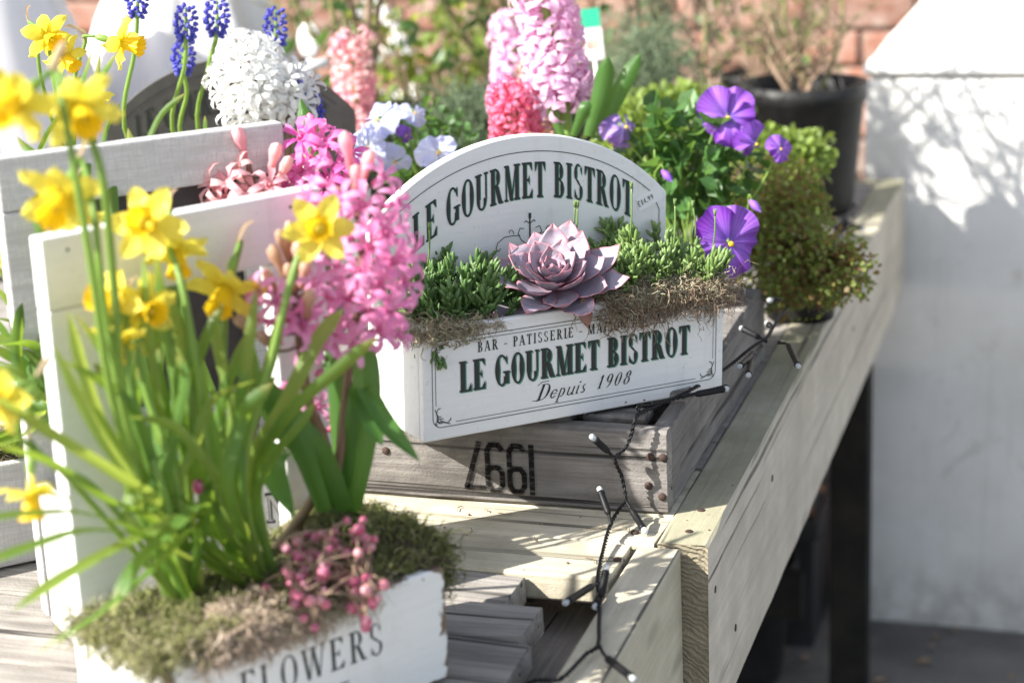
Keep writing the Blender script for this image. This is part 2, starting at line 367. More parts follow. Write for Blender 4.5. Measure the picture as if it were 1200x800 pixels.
M_LILAC = petalm('lilac_pansy_petal', [(0, (.9, .88, .95)), (.2, (.48, .36, .82)), (.6, (.58, .42, .84)), (1, (.50, .28, .76))], .45, .55, vein=.5)
M_BLUEV = petalm('pale_blue_viola_petal', [(0, (.9, .9, .9)), (.3, (.68, .72, .92)), (1, (.50, .56, .90))], .42, .55, vein=.2, var=(.76, .79, .94))
M_EYE = plain('yellow_pansy_eye', (.90, .52, .01), .5)
m = NT('berry_skin'); oi = m.n('ShaderNodeObjectInfo')
c = m.ramp(oi.outputs['Random'], [(0, (.20, .035, .08)), (.45, (.40, .055, .14)), (.8, (.56, .12, .19)), (1, (.55, .28, .28))])
c = m.mix(m.g(m.noise(m.obj(), 260, 4), .45, .75), c, (.55, .32, .36)); M_BERRY = m.done(m.pr(c, .48, None, Subsurface_Weight=.15))
m = NT('lilac_echeveria_leaf'); a = m.n('ShaderNodeAttribute', attribute_name='pt'); s = m.n('ShaderNodeSeparateXYZ', {'Vector': a.outputs['Vector']})
ed = m.g(m.math('ABSOLUTE', m.math('SUBTRACT', s.outputs[0], .5)), .40, .5); tp = m.g(s.outputs[1], .90, 1.)
c = m.mix(m.g(m.noise(m.obj(), 70, 5, .7), .3, .75), (.31, .25, .32), (.22, .21, .25)); c = m.mix(m.math('MULTIPLY', m.g(m.noise(m.obj(), 26, 6, .75), .45, .7), .6), c, (.43, .38, .43)); c = m.mix(m.math('MULTIPLY', m.g(m.noise(m.obj(), 210, 3), .62, .7), .6), c, (.22, .14, .14)); c = m.mix(m.g(s.outputs[1], 0, .45), (.50, .33, .40), c)
c = m.mix(m.math('MULTIPLY', m.math('MAXIMUM', ed, tp), .75), c, (.60, .20, .24)); m_ = m
M_ECH = m.done(m.pr(c, .5, m.bump(m.noise(m.obj(), 160, 3), .12, .0006), Subsurface_Weight=.12, Subsurface_Radius=(.004, .002, .002)))
M_ECHO = plain('withered_echeveria_leaf', (.17, .075, .06), .6, 80, (.36, .20, .14), .5)
M_ICE = leafm('ice_plant_leaf', (.055, .12, .03), (.13, .24, .07), (.15, .3, .05), .2, .35, tip=(.28, .34, .12))
M_ICEL = leafm('bright_ice_plant_leaf', (.11, .19, .04), (.24, .36, .12), (.25, .42, .08), .25, .35, tip=(.38, .42, .18))
def fibre(name, stops, amt=.25):
    m = NT(name); a = m.n('ShaderNodeAttribute', attribute_name='pt'); s = m.n('ShaderNodeSeparateXYZ', {'Vector': a.outputs['Vector']})
    c = m.ramp(s.outputs[2], stops); c = m.mix(m.math('MULTIPLY', m.noise(m.n('ShaderNodeTexCoord').outputs['Object'], 30, 2), .5), c, stops[0][1])
    return m.thin(c, c, amt, .8)
M_MOSSD = fibre('dry_curly_moss', [(0, (.30, .22, .15)), (.35, (.50, .41, .28)), (.7, (.62, .57, .40)), (1, (.55, .58, .36))])
M_MOSSB = fibre('dry_brown_roots', [(0, (.22, .14, .09)), (.5, (.42, .30, .20)), (1, (.60, .50, .36))])
M_MOSSG = fibre('green_moss', [(0, (.12, .12, .04)), (.4, (.24, .27, .08)), (.75, (.38, .42, .14)), (1, (.56, .50, .30))], .35)
M_MOSSL = fibre('pale_green_moss', [(0, (.20, .17, .08)), (.35, (.34, .36, .12)), (.7, (.50, .52, .24)), (1, (.64, .56, .40))], .35)
M_MOSST = fibre('tan_wood_wool', [(0, (.46, .35, .26)), (.5, (.70, .56, .43)), (1, (.82, .72, .60))], .35)
M_SMALL = leafm('small_round_leaf', (.10, .14, .03), (.19, .235, .05), (.36, .42, .07), .38, .4)
M_SMALLR = leafm('bronze_small_leaf', (.16, .10, .04), (.20, .15, .05), (.4, .25, .08), .4, .4)
M_SEDUM = leafm('lime_sedum_leaf', (.12, .19, .035), (.23, .32, .06), (.34, .45, .07), .35, .4)
M_PANL = leafm('pansy_leaf', (.05, .13, .035), (.08, .18, .05), (.2, .36, .06), .35, .35)
M_NEED = leafm('grey_green_needle', (.10, .15, .08), (.22, .28, .17), (.2, .3, .12), .25, .5)
M_THYM = leafm('grey_green_mat', (.08, .13, .07), (.18, .25, .14), (.2, .3, .12), .3, .6)
M_TWIG = plain('brown_twig_bark', (.20, .13, .08), .8, 60, (.34, .24, .17), .5)
M_TWIGR = leafm('wiry_red_stem', (.16, .06, .03), (.26, .11, .05), (.3, .1, .05), .1)
M_CANE = plain('olive_cane', (.14, .15, .045), .6, 40, (.24, .22, .09))

def plank(L, W, T, seg=18, jit=.0008, seed=0, bev=.0022, warp=0.):
    """weathered board along local X, uneven worn edges"""
    rs = random.Random(seed); mb = MB(); b = bev
    prof = [(-W/2+b, -T/2), (W/2-b, -T/2), (W/2, -T/2+b), (W/2, T/2-b), (W/2-b, T/2), (-W/2+b, T/2), (-W/2, T/2-b), (-W/2, -T/2+b)]
    vs = []
    for i in range(seg+1):
        x = -L/2+L*i/seg
        for j, (y, z) in enumerate(prof):
            o = Vector((x*9+seed*3.1, y*30, z*30+j)); q = noise.noise(o)*jit*1.6+rs.uniform(-jit, jit)*.5
            e = (1.4 if j in (3, 4, 5, 6) else .7)
            vs.append((x+(rs.uniform(-jit, jit) if i in (0, seg) else 0), y+math.copysign(q*e, y), z+math.copysign(q*e*.8, z)+warp*(x/L*2)**2))
    n = 8; fs = [(i*n+j, i*n+(j+1) % n, (i+1)*n+(j+1) % n, (i+1)*n+j) for i in range(seg) for j in range(n)]
    fs += [tuple(range(n-1, -1, -1)), tuple(seg*n+j for j in range(n))]
    mb.add(vs, [f[::-1] for f in fs]); return mb
def board(name, parent, c, X, L, W, T, mat_, seed=0, Zd=(0, 0, 1), seg=18, jit=.0008, bev=.0022, endmat=None, label=None):
    """board with its length along X, thickness along Zd"""
    mb = plank(L, W, T, seg, jit, seed, bev)
    me = mb.mesh(name, [mat_] + ([endmat] if endmat else []), smooth=False)
    if endmat:
        me.polygons[len(mb.f)-1].material_index = 1; me.polygons[len(mb.f)-2].material_index = 1
    X = Vector(X).normalized(); Z = Vector(Zd); Z = (Z-X*X.dot(Z)).normalized(); Y = Z.cross(X)
    R_ = Matrix(((X.x, Y.x, Z.x), (X.y, Y.y, Z.y), (X.z, Y.z, Z.z))).to_4x4()
    return inst(name, me, parent, Matrix.Translation(Vector(c)) @ R_, label=label)

# ------------------------------------------------------------------ lettering (own drawn serif)
TH, TN = .19, .055
def q_(x0, y0, x1, y1): return [(x0, y0), (x1, y0), (x1, y1), (x0, y1)]
def sline(x0, y0, x1, y1, wd): return [(x0-wd/2, y0), (x0+wd/2, y0), (x1+wd/2, y1), (x1-wd/2, y1)]
def arc(cx, cy, rx, ry, a0, a1, th=None, tn=None, n=16):
    th = TH if th is None else th; tn = TN if tn is None else tn
    out = []; pr = None
    for i in range(n+1):
        a = math.radians(a0+(a1-a0)*i/n); wd = tn+(th-tn)*abs(math.cos(a))**1.6
        c_, s_ = math.cos(a), math.sin(a)
        o = (cx+rx*c_, cy+ry*s_); k = (cx+(rx-wd)*c_, cy+(ry-max(tn, min(wd, ry*.5)*.55))*s_)
        if pr: out.append([pr[0], o, k, pr[1]])
        pr = (o, k)
    return out
def srf(x, y, wl=.09, up=True):  # slab serif round a stem centre x
    d = TN if up else -TN
    return q_(x-TH/2-wl, min(y, y+d), x+TH/2+wl, max(y, y+d))
def stem(x, y0=0, y1=1, wd=None, sa=True, sb=True, wl=.07):
    wd = TH if wd is None else wd; o = [q_(x-wd/2, y0, x+wd/2, y1)]
    if sa: o.append(q_(x-wd/2-wl, y0, x+wd/2+wl, y0+TN))
    if sb: o.append(q_(x-wd/2-wl, y1-TN, x+wd/2+wl, y1))
    return o
def tri(a, b, c_): return [a, b, c_]
def glyphs():
    G = {}
    G['L'] = (stem(.2)+[q_(.2, 0, .62, TN), tri((.62, 0), (.62, .28), (.46, .05))], .68)
    ebars = [q_(.2, 0, .62, TN), tri((.62, 0), (.64, .27), (.46, .05)), q_(.2, 1-TN, .60, 1), tri((.60, 1), (.61, .75), (.45, .95)), q_(.2, .48, .46, .48+TN), tri((.46, .36), (.46, .66), (.38, .5))]
    G['E'] = (stem(.2)+ebars, .70)
    G['F'] = (stem(.2)+[ebars[2], ebars[3], ebars[4], ebars[5]], .66)
    G['I'] = (stem(.2), .40)
    G['O'] = (arc(.38, .5, .33, .52, 0, 360, n=32), .76)
    G['C'] = (arc(.38, .5, .33, .52, 48, 318, n=26)+[tri((.64, .98), (.64, .64), (.55, .86)), tri((.58, .1), (.66, .3), (.6, .16))], .70)
    G['G'] = (arc(.38, .5, .33, .52, 50, 330, n=28)+[tri((.66, .98), (.66, .66), (.56, .86)), q_(.56, .05, .56+TH*.8, .42), q_(.46, .40, .80, .40+TN)], .82)
    G['D'] = (stem(.2)+arc(.34, .5, .36, .5, -90, 90)+[q_(.2, 0, .34, TN), q_(.2, 1-TN, .34, 1)], .76)
    G['U'] = (stem(.19, .3, 1, sa=False)+stem(.62, .3, 1, wd=TN*1.3, sa=False)+arc(.37, .3, .275, .32, 180, 360, th=TH*.8), .78)
    G['P'] = (stem(.2)+arc(.32, .73, .28, .27, -90, 90)+[q_(.2, .46, .34, .46+TN), q_(.2, 1-TN, .34, 1)], .64)
    G['R'] = (stem(.2)+arc(.32, .74, .27, .26, -90, 90)+[q_(.2, .48, .34, .48+TN), q_(.2, 1-TN, .34, 1), sline(.62, .0, .40, .50, TH*1.05), q_(.54, 0, .76, TN)], .76)
    G['B'] = (stem(.2)+arc(.32, .75, .25, .25, -90, 90)+arc(.32, .26, .30, .27, -90, 90)+[q_(.2, .49, .34, .49+TN), q_(.2, 1-TN, .34, 1), q_(.2, 0, .34, TN)], .70)
    G['T'] = (stem(.34, sb=False)+[q_(.04, 1-TN, .64, 1), tri((.04, 1), (.04, .72), (.18, .95)), tri((.64, 1), (.64, .72), (.50, .95))], .68)
    G['M'] = (stem(.15, wd=TN)+[sline(.46, 0, .20, 1, TH*.95), sline(.46, 0, .72, 1, TN)]+stem(.78, wd=TH), 1.0)
    G['N'] = (stem(.15, wd=TN)+[sline(.62, 0, .20, 1, TH)]+stem(.64, wd=TN, sa=False), .80)
    G['H'] = (stem(.19)+stem(.66)+[q_(.19, .48, .66, .48+TN)], .86)
    G['A'] = ([sline(.08, 0, .35, 1, TN), sline(.62, 0, .36, 1, TH), q_(.18, .30, .5, .30+TN), q_(0, 0, .2, TN), q_(.48, 0, .76, TN)], .76)
    G['W'] = ([sline(.28, 0, .1, 1, TH*.9), sline(.30, 0, .50, 1, TN), sline(.68, 0, .48, 1, TH*.9), sline(.70, 0, .90, 1, TN), q_(0, 1-TN, .24, 1), q_(.80, 1-TN, .98, 1), q_(.38, 1-TN, .6, 1)], .98)
    G['S'] = (arc(.30, .745, .235, .275, 62, 215, th=TH*.8, n=14)+[[(.075, .62), (.26, .58), (.53, .33), (.36, .41)]]+arc(.30, .255, .245, .275, -150, 35, th=TH*.8, n=14)+[tri((.50, .98), (.50, .70), (.42, .88)), tri((.08, .02), (.08, .32), (.16, .12))], .60)
    G['J'] = (stem(.34, .2, 1, sa=False)+arc(.2, .2, .235, .25, 200, 360), .54)
    G['-'] = ([q_(.05, .38, .42, .46)], .46)
    G['_'] = ([q_(.0, .38, .9, .44)], 1.)
    G[' '] = ([], .36)
    G['1'] = (stem(.26, sb=False)+[tri((.06, .80), (.26, 1), (.26, .86))], .46)
    G['9'] = (arc(.30, .70, .26, .30, 0, 360, n=20)+arc(.20, .50, .36, .52, -80, 25), .62)
    G['0'] = (arc(.30, .5, .26, .5, 0, 360, n=24), .62)
    G['8'] = (arc(.30, .75, .22, .25, 0, 360, n=20)+arc(.30, .27, .27, .28, 0, 360, n=20), .62)
    G['4'] = ([q_(.36, 0, .36+TH*.7, 1), q_(.02, .26, .62, .26+TN*1.3), sline(.06, .28, .44, 1, TN*1.4)], .64)
    G['e'] = (arc(.24, .26, .20, .27, 25, 325, th=.10, n=16)+[q_(.08, .25, .42, .25+.04)], .44)
    G['p'] = ([q_(.08, -.32, .16, .54), q_(.02, -.32, .24, -.28)]+arc(.24, .26, .18, .27, -110, 110, th=.10, n=12), .48)
    G['u'] = ([q_(.06, .12, .14, .52), q_(.36, 0, .44, .52), q_(.36, 0, .52, .04)]+arc(.22, .16, .16, .17, 180, 360, th=.08, n=10), .52)
    G['i'] = ([q_(.06, .04, .14, .52), q_(.06, 0, .22, .05), q_(.07, .66, .16, .76)], .26)
    G['s'] = (arc(.17, .40, .11, .13, 60, 220, th=.07, n=8)+[[(.07, .34), (.14, .34), (.28, .16), (.20, .17)]]+arc(.16, .14, .13, .14, -150, 40, th=.08, n=8), .36)
    return G
def text(txt, h, wd, mp, mb, sq=None, shear=0., off=(0, 0), fat=None, sp=.07, lift=.0003, m=0):
    """draw txt with letter height h fitted to width wd; mp(u,v,lift) maps to 3-D"""
    global TH, TN
    if fat: o = (TH, TN); TH, TN = fat
    G = glyphs()
    if fat: TH, TN = o
    tot = sum(G[c_][1]+sp for c_ in txt)-sp; kx = wd/tot; x = 0; lay = 0
    for c_ in txt:
        polys, adv = G[c_]
        for P in polys:
            lay = (lay+1) % 9
            vs = [mp((x+a)*kx+(b*shear*h)+off[0], b*h+off[1], lift+lay*.00001) for a, b in P]
            mb.add(vs, [tuple(range(len(vs)))], None, m)
        x += adv+sp
def polyline(pts, wd, mp, mb, lift=.0003, m=0):
    for i in range(len(pts)-1):
        a = Vector(pts[i]); b = Vector(pts[i+1]); d_ = (b-a); L = d_.length
        if L < 1e-6: continue
        n_ = Vector((-d_.y, d_.x))/L*wd/2; e = d_/L*wd*.2
        mb.add([mp(*(a-n_-e), lift+i*6e-6), mp(*(b-n_+e), lift+i*6e-6), mp(*(b+n_+e), lift+i*6e-6), mp(*(a+n_-e), lift+i*6e-6)], [(0, 1, 2, 3)], None, m)
def scroll(cx, cy, r, a0, turns, sgn=1, n=16):
    return [(cx+r*(1-.75*i/n)*math.cos(a0+sgn*turns*6.283*i/n), cy+r*(1-.75*i/n)*math.sin(a0+sgn*turns*6.283*i/n)) for i in range(n+1)]

# ================================================================== SETTING
# ground
GZ = .099
mb = MB(); n = 40
vs = [(-30+60*i/n, -8+48*j/n, GZ) for j in range(n+1) for i in range(n+1)]
mb.add(vs, [(j*(n+1)+i, j*(n+1)+i+1, (j+1)*(n+1)+i+1, (j+1)*(n+1)+i) for j in range(n) for i in range(n)])
mg = NT('worn_concrete'); v = mg.obj()
c = mg.mix(mg.g(mg.noise(v, 5, 8, .7), .35, .7), (.11, .10, .09), (.21, .20, .185)); c = mg.mix(mg.g(mg.noise(v, 150, 3), .6, .7), c, (.10, .09, .08))
M_CONC = mg.done(mg.pr(c, .9, mg.bump(mg.noise(v, 90, 6, .7), .6, .004)))
props(inst('ground', mb.mesh('ground', M_CONC), None), 'worn grey concrete ground below the table', None, kind='structure')

# brick wall, facing the camera
def brickmat():
    m = NT('red_brick'); oi = m.n('ShaderNodeObjectInfo'); v = m.obj()
    c = m.ramp(oi.outputs['Random'], [(0, (.15, .07, .05)), (.3, (.28, .11, .07)), (.6, (.34, .145, .095)), (.85, (.20, .13, .11)), (1, (.30, .23, .20))])
    c = m.mix(m.math('MULTIPLY', m.g(m.noise(v, 22, 6, .7), .38, .62), .65), c, (.40, .33, .28))
    c = m.mix(m.g(m.noise(v, 14, 5, .7), .60, .68), c, (.14, .10, .08))
    return m.done(m.pr(c, .9, m.bump(m.noise(v, 120, 5, .7), .7, .003)))
M_BRICK = brickmat(); M_MORT = plain('grey_lime_mortar', (.20, .17, .14), .95, 50, (.34, .30, .26), .7, 0, .003)
WY = 3.95
wall = thing('brick_wall', (-1.5, WY, 0), 'weathered red brick garden wall across the back', 'wall')
mb = MB(); mb.box(-3.4, 1.4, WY+.012, WY+.22, 0, 2.3); inst('mortar_core', mb.mesh('mortar_core', M_MORT, False), wall)
bm_ = []
for s_ in range(5):
    mb = plank(.214, .064, .10, 6, .0022, s_+40, .005); bm_.append(mb.mesh('brick', M_BRICK, False))
rest = MB(); row = 0; z = .04
Rb = Matrix(((1, 0, 0), (0, 0, -1), (0, 1, 0))).to_4x4()
rb = random.Random(5)
while z < 2.28:
    x = -3.3 - (.1125 if row % 2 else 0)
    while x < 1.35:
        jy = rb.uniform(-.004, .004)
        vis = z > .55 and z < 1.28 and -2.45 < x < .25
        if vis: inst('brick', rb.choice(bm_), wall, Matrix.Translation((x, WY+.05-.012+jy, z)) @ Rb)
        else: rest.box(x-.107, x+.107, WY-.012+jy, WY+.01, z-.032, z+.032)
        x += .225
    z += .075; row += 1
inst('brickwork', rest.mesh('brickwork', M_BRICK, False), wall, kind='stuff')

# painted masonry pier on the right
mp_ = NT('white_masonry_paint'); v = mp_.obj()
c = mp_.mix(mp_.g(mp_.noise(v, 3.5, 7, .65), .45, .75), (.78, .775, .75), (.62, .61, .57)); c = mp_.mix(mp_.math('MULTIPLY', mp_.g(mp_.noise(v, 9, 8, .8, 1.2), .58, .70), .75), c, (.46, .42, .35)); c = mp_.mix(mp_.math('MULTIPLY', mp_.g(mp_.noise(mp_.n('ShaderNodeMapping', {'Vector': v, 'Scale': (26, 26, 2.2)}).outputs[0], 1, 5, .7), .55, .75), .4), c, (.50, .47, .41)); zz_ = mp_.n('ShaderNodeSeparateXYZ', {'Vector': mp_.n('ShaderNodeTexCoord').outputs['Object']}).outputs[2]; c = mp_.mix(mp_.math('MULTIPLY', mp_.math('MULTIPLY', mp_.g(zz_, .24, .10), mp_.g(mp_.noise(v, 16, 6, .7), .3, .6)), .8), c, (.20, .19, .16))
M_PIER = mp_.done(mp_.pr(c, .7, mp_.bump(mp_.noise(v, 18, 7, .65), .5, .006)))
PY = 3.0; x0 = -.360
pier = thing('gate_pier', (x0+.3, PY+.3, 0), 'thick white painted masonry pier with a sloping moulded cap, right of the table', 'pier')
def rectstack(levels, mat_, name, parent, grooved=None):
    mb = MB(); vs = []; ns = 7
    for (z, e) in levels:
        X0, X1, Y0, Y1 = x0+e, x0+.78-e, PY+e, PY+.78-e
        ring = [(X0+(X1-X0)*i/ns, Y0) for i in range(ns)]+[(X1, Y0+(Y1-Y0)*i/ns) for i in range(ns)]+[(X1-(X1-X0)*i/ns, Y1) for i in range(ns)]+[(X0, Y1-(Y1-Y0)*i/ns) for i in range(ns)]
        for (a, b) in ring:
            q = noise.noise(Vector((a*5, b*5, z*5)))*.005; vs.append((a+q, b+q, z))
    k = ns*4
    fs = [(i*k+j, i*k+(j+1) % k, (i+1)*k+(j+1) % k, (i+1)*k+j) for i in range(len(levels)-1) for j in range(k)]
    fs.append(tuple((len(levels)-1)*k+j for j in range(k))); mb.add(vs, fs)
    me = mb.mesh(name, mat_, True); o = inst(name, me, parent)
    md = o.modifiers.new('bev', 'BEVEL'); md.width = .012; md.segments = 3; md.limit_method = 'ANGLE'; md.angle_limit = math.radians(40)
    return o
rectstack([(GZ-.01, .0)]+[(.1*i, 0) for i in range(2, 10)]+[(1.0, 0), (1.009, .0), (1.014, .006)], M_PIER, 'pier_shaft', pier)
rectstack([(1.016, .012), (1.020, -.003), (1.030, -.006), (1.040, .002), (1.050, .012), (1.060, .026), (1.072, .034), (1.083, .041), (1.092, .052), (1.102, .070), (1.111, .090), (1.128, .108), (1.15, .120), (1.28, .135), (1.42, .145)], M_PIER, 'moulded_cap', pier)

# ================================================================== TABLE
RX1 = -.295; RXI = -.337
tb = thing('potting_table', (-.9, 2.1, 0), 'long rough timber potting table the planters stand on', 'table')
board('rail', tb, ((RX1+RXI)/2, (1.422+2.965)/2, TT-.09), (0, 1, 0), 2.965-1.422, .18, .042, M_RAIL, 1, Zd=(1, 0, 0), seg=40, endmat=M_END, label='long pale side rail with greenish top edge')
board('rail', tb, (-.3345, 1.03, TT-.0915), (0, 1, 0), .775, .177, .036, M_BEAM, 2, Zd=(1, 0, 0), seg=24, endmat=M_END, label='short front side rail')
board('rail', tb, (-1.18, 2.945, TT-.09), (1, 0, 0), 1.685, .18, .04, M_RAIL, 3, Zd=(0, 1, 0), seg=30)
# planks across: y ranges, far ones first
rp = random.Random(3)
ys = [(1.419, 1.482), (1.484, 1.604)]
y = 1.608
while y < 2.90: ys.append((y, min(y+.118, 2.922))); y += .122
for k, (a, b) in enumerate(ys):
    board('plank', tb, ((-1.98+RXI-.001)/2, (a+b)/2, TT-.012-rp.uniform(0, .0012)), (1, 0, 0), 1.98+RXI-.001, b-a, .022, M_BEAM if k < 2 else M_GREY, 10+k, seg=26, jit=.0012)
# near deck: bearer board with joint, then shorter grey slats stopping before a slot beside the rail
board('plank', tb, (-1.157, 1.3790, TT-.012), (1, 0, 0), 1.60, .074, .022, M_BEAM, 61, seg=26, jit=.001)
board('plank', tb, (-1.225, 1.3135, TT-.0135), (1, 0, 0), 1.60, .050, .02, M_GREY, 62, seg=26, jit=.0016)
board('plank', tb, (-1.195, 1.2540, TT-.013), (1, 0, 0), 1.60, .058, .02, M_GREY, 63, seg=26, jit=.0016)
board('plank', tb, (-1.185, 1.1640, TT-.0135), (1, 0, 0), 1.60, .108, .02, M_GREY, 64, seg=26, jit=.0016)
board('plank', tb, (-1.185, 1.0520, TT-.0125), (1, 0, 0), 1.60, .106, .02, M_GREY, 65, seg=26, jit=.0016)
board('plank', tb, (-1.185, .9410, TT-.013), (1, 0, 0), 1.60, .108, .02, M_GREY, 66, seg=26, jit=.0016)
board('plank', tb, (-1.185, .8300, TT-.013), (1, 0, 0), 1.60, .108, .02, M_GREY, 67, seg=26, jit=.0016)
for px_, sd_ in ((-.52, 71), (-1.1, 72), (-1.7, 73)):
    board('bearer', tb, (px_, 1.85, TT-.060), (0, 1, 0), 2.14, .045, .07, M_GREY, sd_, seg=20)
for k in range(5):  # plank layer added below the slats so their gaps look dark
    board('added_gap_plank', tb, (-.372-.085*k, 1.07, TT-.062-.001*k), (0, 1, 0), .66, .082, .02, M_GREY, 74+k, seg=16)
m = NT('near_black_painted_wood'); M_DARKLEG = m.done(m.pr(m.mix(m.g(m.noise(m.obj(), 25, 5), .4, .7), (.008, .008, .008), (.018, .016, .014)), .7, None, Specular_IOR_Level=.15))
for (lx, ly) in ((-.372, 2.54), (-.372, 1.0), (-1.9, 2.54), (-1.9, 1.0)):
    zt_ = TT-.183 if lx > -1 else TT-.10
    mb = plank(zt_-GZ, .052, .052, 6, .0006, 5, .003)
    inst('leg', mb.mesh('leg', M_DARKLEG, False), tb, Matrix.Translation((lx+.052 if lx > -1 else lx, ly, (zt_+GZ)/2)) @ Matrix.Rotation(math.radians(90), 4, 'Y'))
board('cross_brace', tb, (-1.15, 2.62, .30), (1, 0, 0), 1.5, .07, .03, M_DARKLEG, 9, Zd=(0, 1, 0))

# ================================================================== CRATE
CZ0 = TT; CZ1 = TT+.075; CX1 = -.3415; CX0 = -.80; CY0 = 1.484; CY1 = 1.945
cr = thing('wooden_crate', ((CX0+CX1)/2, (CY0+CY1)/2, TT), 'old grey wooden fruit crate turned bottom up, stamped 1997, under the white bistro planter', 'crate')
o = board('front_panel', cr, ((CX0+CX1)/2, CY0+.009, TT+.0375), (1, 0, 0), CX1-CX0, .0745, .018, M_CRATE, 20, Zd=(0, -1, 0), jit=.0004, seg=24, bev=.003)
board('side_panel', cr, (CX1-.008, (CY0+CY1)/2+.009, TT+.0375), (0, 1, 0), CY1-CY0-.018, .073, .015, M_CRATE, 21, Zd=(1, 0, 0), jit=.0012)
board('side_panel', cr, (CX0+.008, (CY0+CY1)/2+.009, TT+.0375), (0, 1, 0), CY1-CY0-.018, .073, .015, M_CRATE, 22, Zd=(-1, 0, 0))
board('back_panel', cr, ((CX0+CX1)/2, CY1-.009+.018, TT+.0375), (1, 0, 0), CX1-CX0, .0745, .018, M_CRATE, 23, Zd=(0, 1, 0))
# base slats (crate lies upside down): one raised batten near the front, slats behind
board('base_slat', cr, (-.612, CY0+.040, CZ1+.003), (1, 0, 0), .365, .060, .011, M_CRATE, 24, jit=.001)
board('base_slat', cr, (-.395, CY0+.048, CZ1-.004), (1, 0, 0), .055, .030, .008, M_CRATE, 30, jit=.0008)
for k in range(4):
    board('base_slat', cr, ((CX0+CX1)/2, CY0+.128+k*.095, CZ1+.003), (1, 0, 0), CX1-CX0-.002, .088, .011, M_CRATE, 25+k, jit=.001)
M_NAIL = plain('rusty_nail', (.030, .018, .014), .8, 300, (.07, .035, .025), .5)
for k, (px_, py_) in enumerate([(762, 535), (777, 536), (760, 569), (776, 582), (452, 528)]):
    d_ = ray(px_, py_); P = CAM+d_*((CY0-.0008-CAM.y)/d_.y)
    mb = MB(); mb.lathe([(.0001, -.0012), (.0026, -.001), (.0034, 0), (.003, .0012)], 10); inst('nail', mb.mesh('nail', M_NAIL), cr, Matrix.Translation(P) @ Matrix.Rotation(math.radians(-90), 4, 'X') @ Matrix.Scale(1.1, 4))
# stencil 1997, upside down: outer polylines in digits, rotated a half turn
mb = MB()
def sm(u, v, l): return Vector((u, CY0-.0009-l, v+TT))
seg7 = {'1': [[(.22, 0), (.22, 1)]],
        '9': [[(.12, .12), (.2, .03), (.38, .03), (.46, .15), (.46, .85), (.38, .97), (.2, .97), (.12, .85), (.12, .60), (.2, .50), (.38, .50), (.46, .58)]],
        '7': [[(.02, .93), (.50, .93)], [(.46, .93), (.14, 0)]]}
d_ = ray(628, 590); Pr = CAM+d_*((CY0-CAM.y)/d_.y); d_ = ray(545, 530); Pl = CAM+d_*((CY0-CAM.y)/d_.y)
hx = .0445; sc_ = .0255/.6
xs_ = [.0, .28, .80, 1.31]
for dg, ox in zip('1997', xs_):
    for pl in seg7[dg]:
        pts = [(Pr.x-(ox+a-.16)*.0385+.0, .0555-b*hx) for a, b in pl]
        wdt = .0048
        polyline(pts, wdt, sm, mb, .0003)
inst('stencilled_number', mb.mesh('stencilled_number', M_STAMP, False), cr)

# ================================================================== PLANTERS
class Planter:
    def __init__(s, name, bl, ang, tilt, L, W, H, T, mat_, label, side=None):
        a = math.radians(ang); t = math.radians(tilt)
        s.bl = Vector(bl); s.d = Vector((math.cos(a)*math.cos(t), math.sin(a)*math.cos(t), -math.sin(t)))
        s.n = Vector((math.sin(a), -math.cos(a), 0)); s.up = s.d.cross(-s.n) ; s.up = s.up if s.up.z > 0 else -s.up
        s.L, s.W, s.H, s.T = L, W, H, T
        s.t = thing(name, s.bl+s.d*L/2-s.n*W/2, label, 'planter')
        side = side or mat_
        b = s.b
        b('front_board', 0, L, 0, T, 0, H, mat_)
        b('side_board', 0, T, T+.0004, W-T-.0004, 0, H, side); b('side_board', L-T, L, T+.0004, W-T-.0004, 0, H, side)
        b('base_board', T, L-T, T, W-T, .002, .008, side)
    def pt(s, u, w_, z): return s.bl+s.d*u-s.n*w_+s.up*z
    def fm(s, wq): return lambda u, v, l: s.pt(u, wq-l, v)
    def b(s, name, u0, u1, w0, w1, z0, z1, mat_, bev=.0016):
        L, W, H = u1-u0, w1-w0, z1-z0
        mb = MB(); nx = 8; e = bev
        big = max(L, H); mb.box(-L/2, L/2, -W/2, W/2, -H/2, H/2)
        me = mb.mesh(name, mat_, False); R_ = Matrix(((s.d.x, -s.n.x, s.up.x), (s.d.y, -s.n.y, s.up.y), (s.d.z, -s.n.z, s.up.z))).to_4x4()
        o = inst(name, me, s.t, Matrix.Translation(s.pt((u0+u1)/2, (w0+w1)/2, (z0+z1)/2)) @ R_)
        md = o.modifiers.new('bev', 'BEVEL'); md.width = bev; md.segments = 2
        return o

def soil(pl, z, name='soil', amp=.006, mat_=None, seed=0):
    mb = MB(); nx, ny = 36, 18; vs = []
    for j in range(ny+1):
        for i in range(nx+1):
            u = pl.T+.0006+(pl.L-2*pl.T-.0012)*i/nx; w_ = pl.T+.0006+(pl.W-2*pl.T-.0012)*j/ny
            q = noise.fractal(Vector((u*70+seed, w_*70, seed)), 1, 2, 4)*amp
            vs.append(pl.pt(u, w_, z+q))
    mb.add(vs, [(j*(nx+1)+i, j*(nx+1)+i+1, (j+1)*(nx+1)+i+1, (j+1)*(nx+1)+i) for j in range(ny) for i in range(nx)])
    return inst(name, mb.mesh(name, mat_ or M_SOIL), pl.t, kind='stuff')

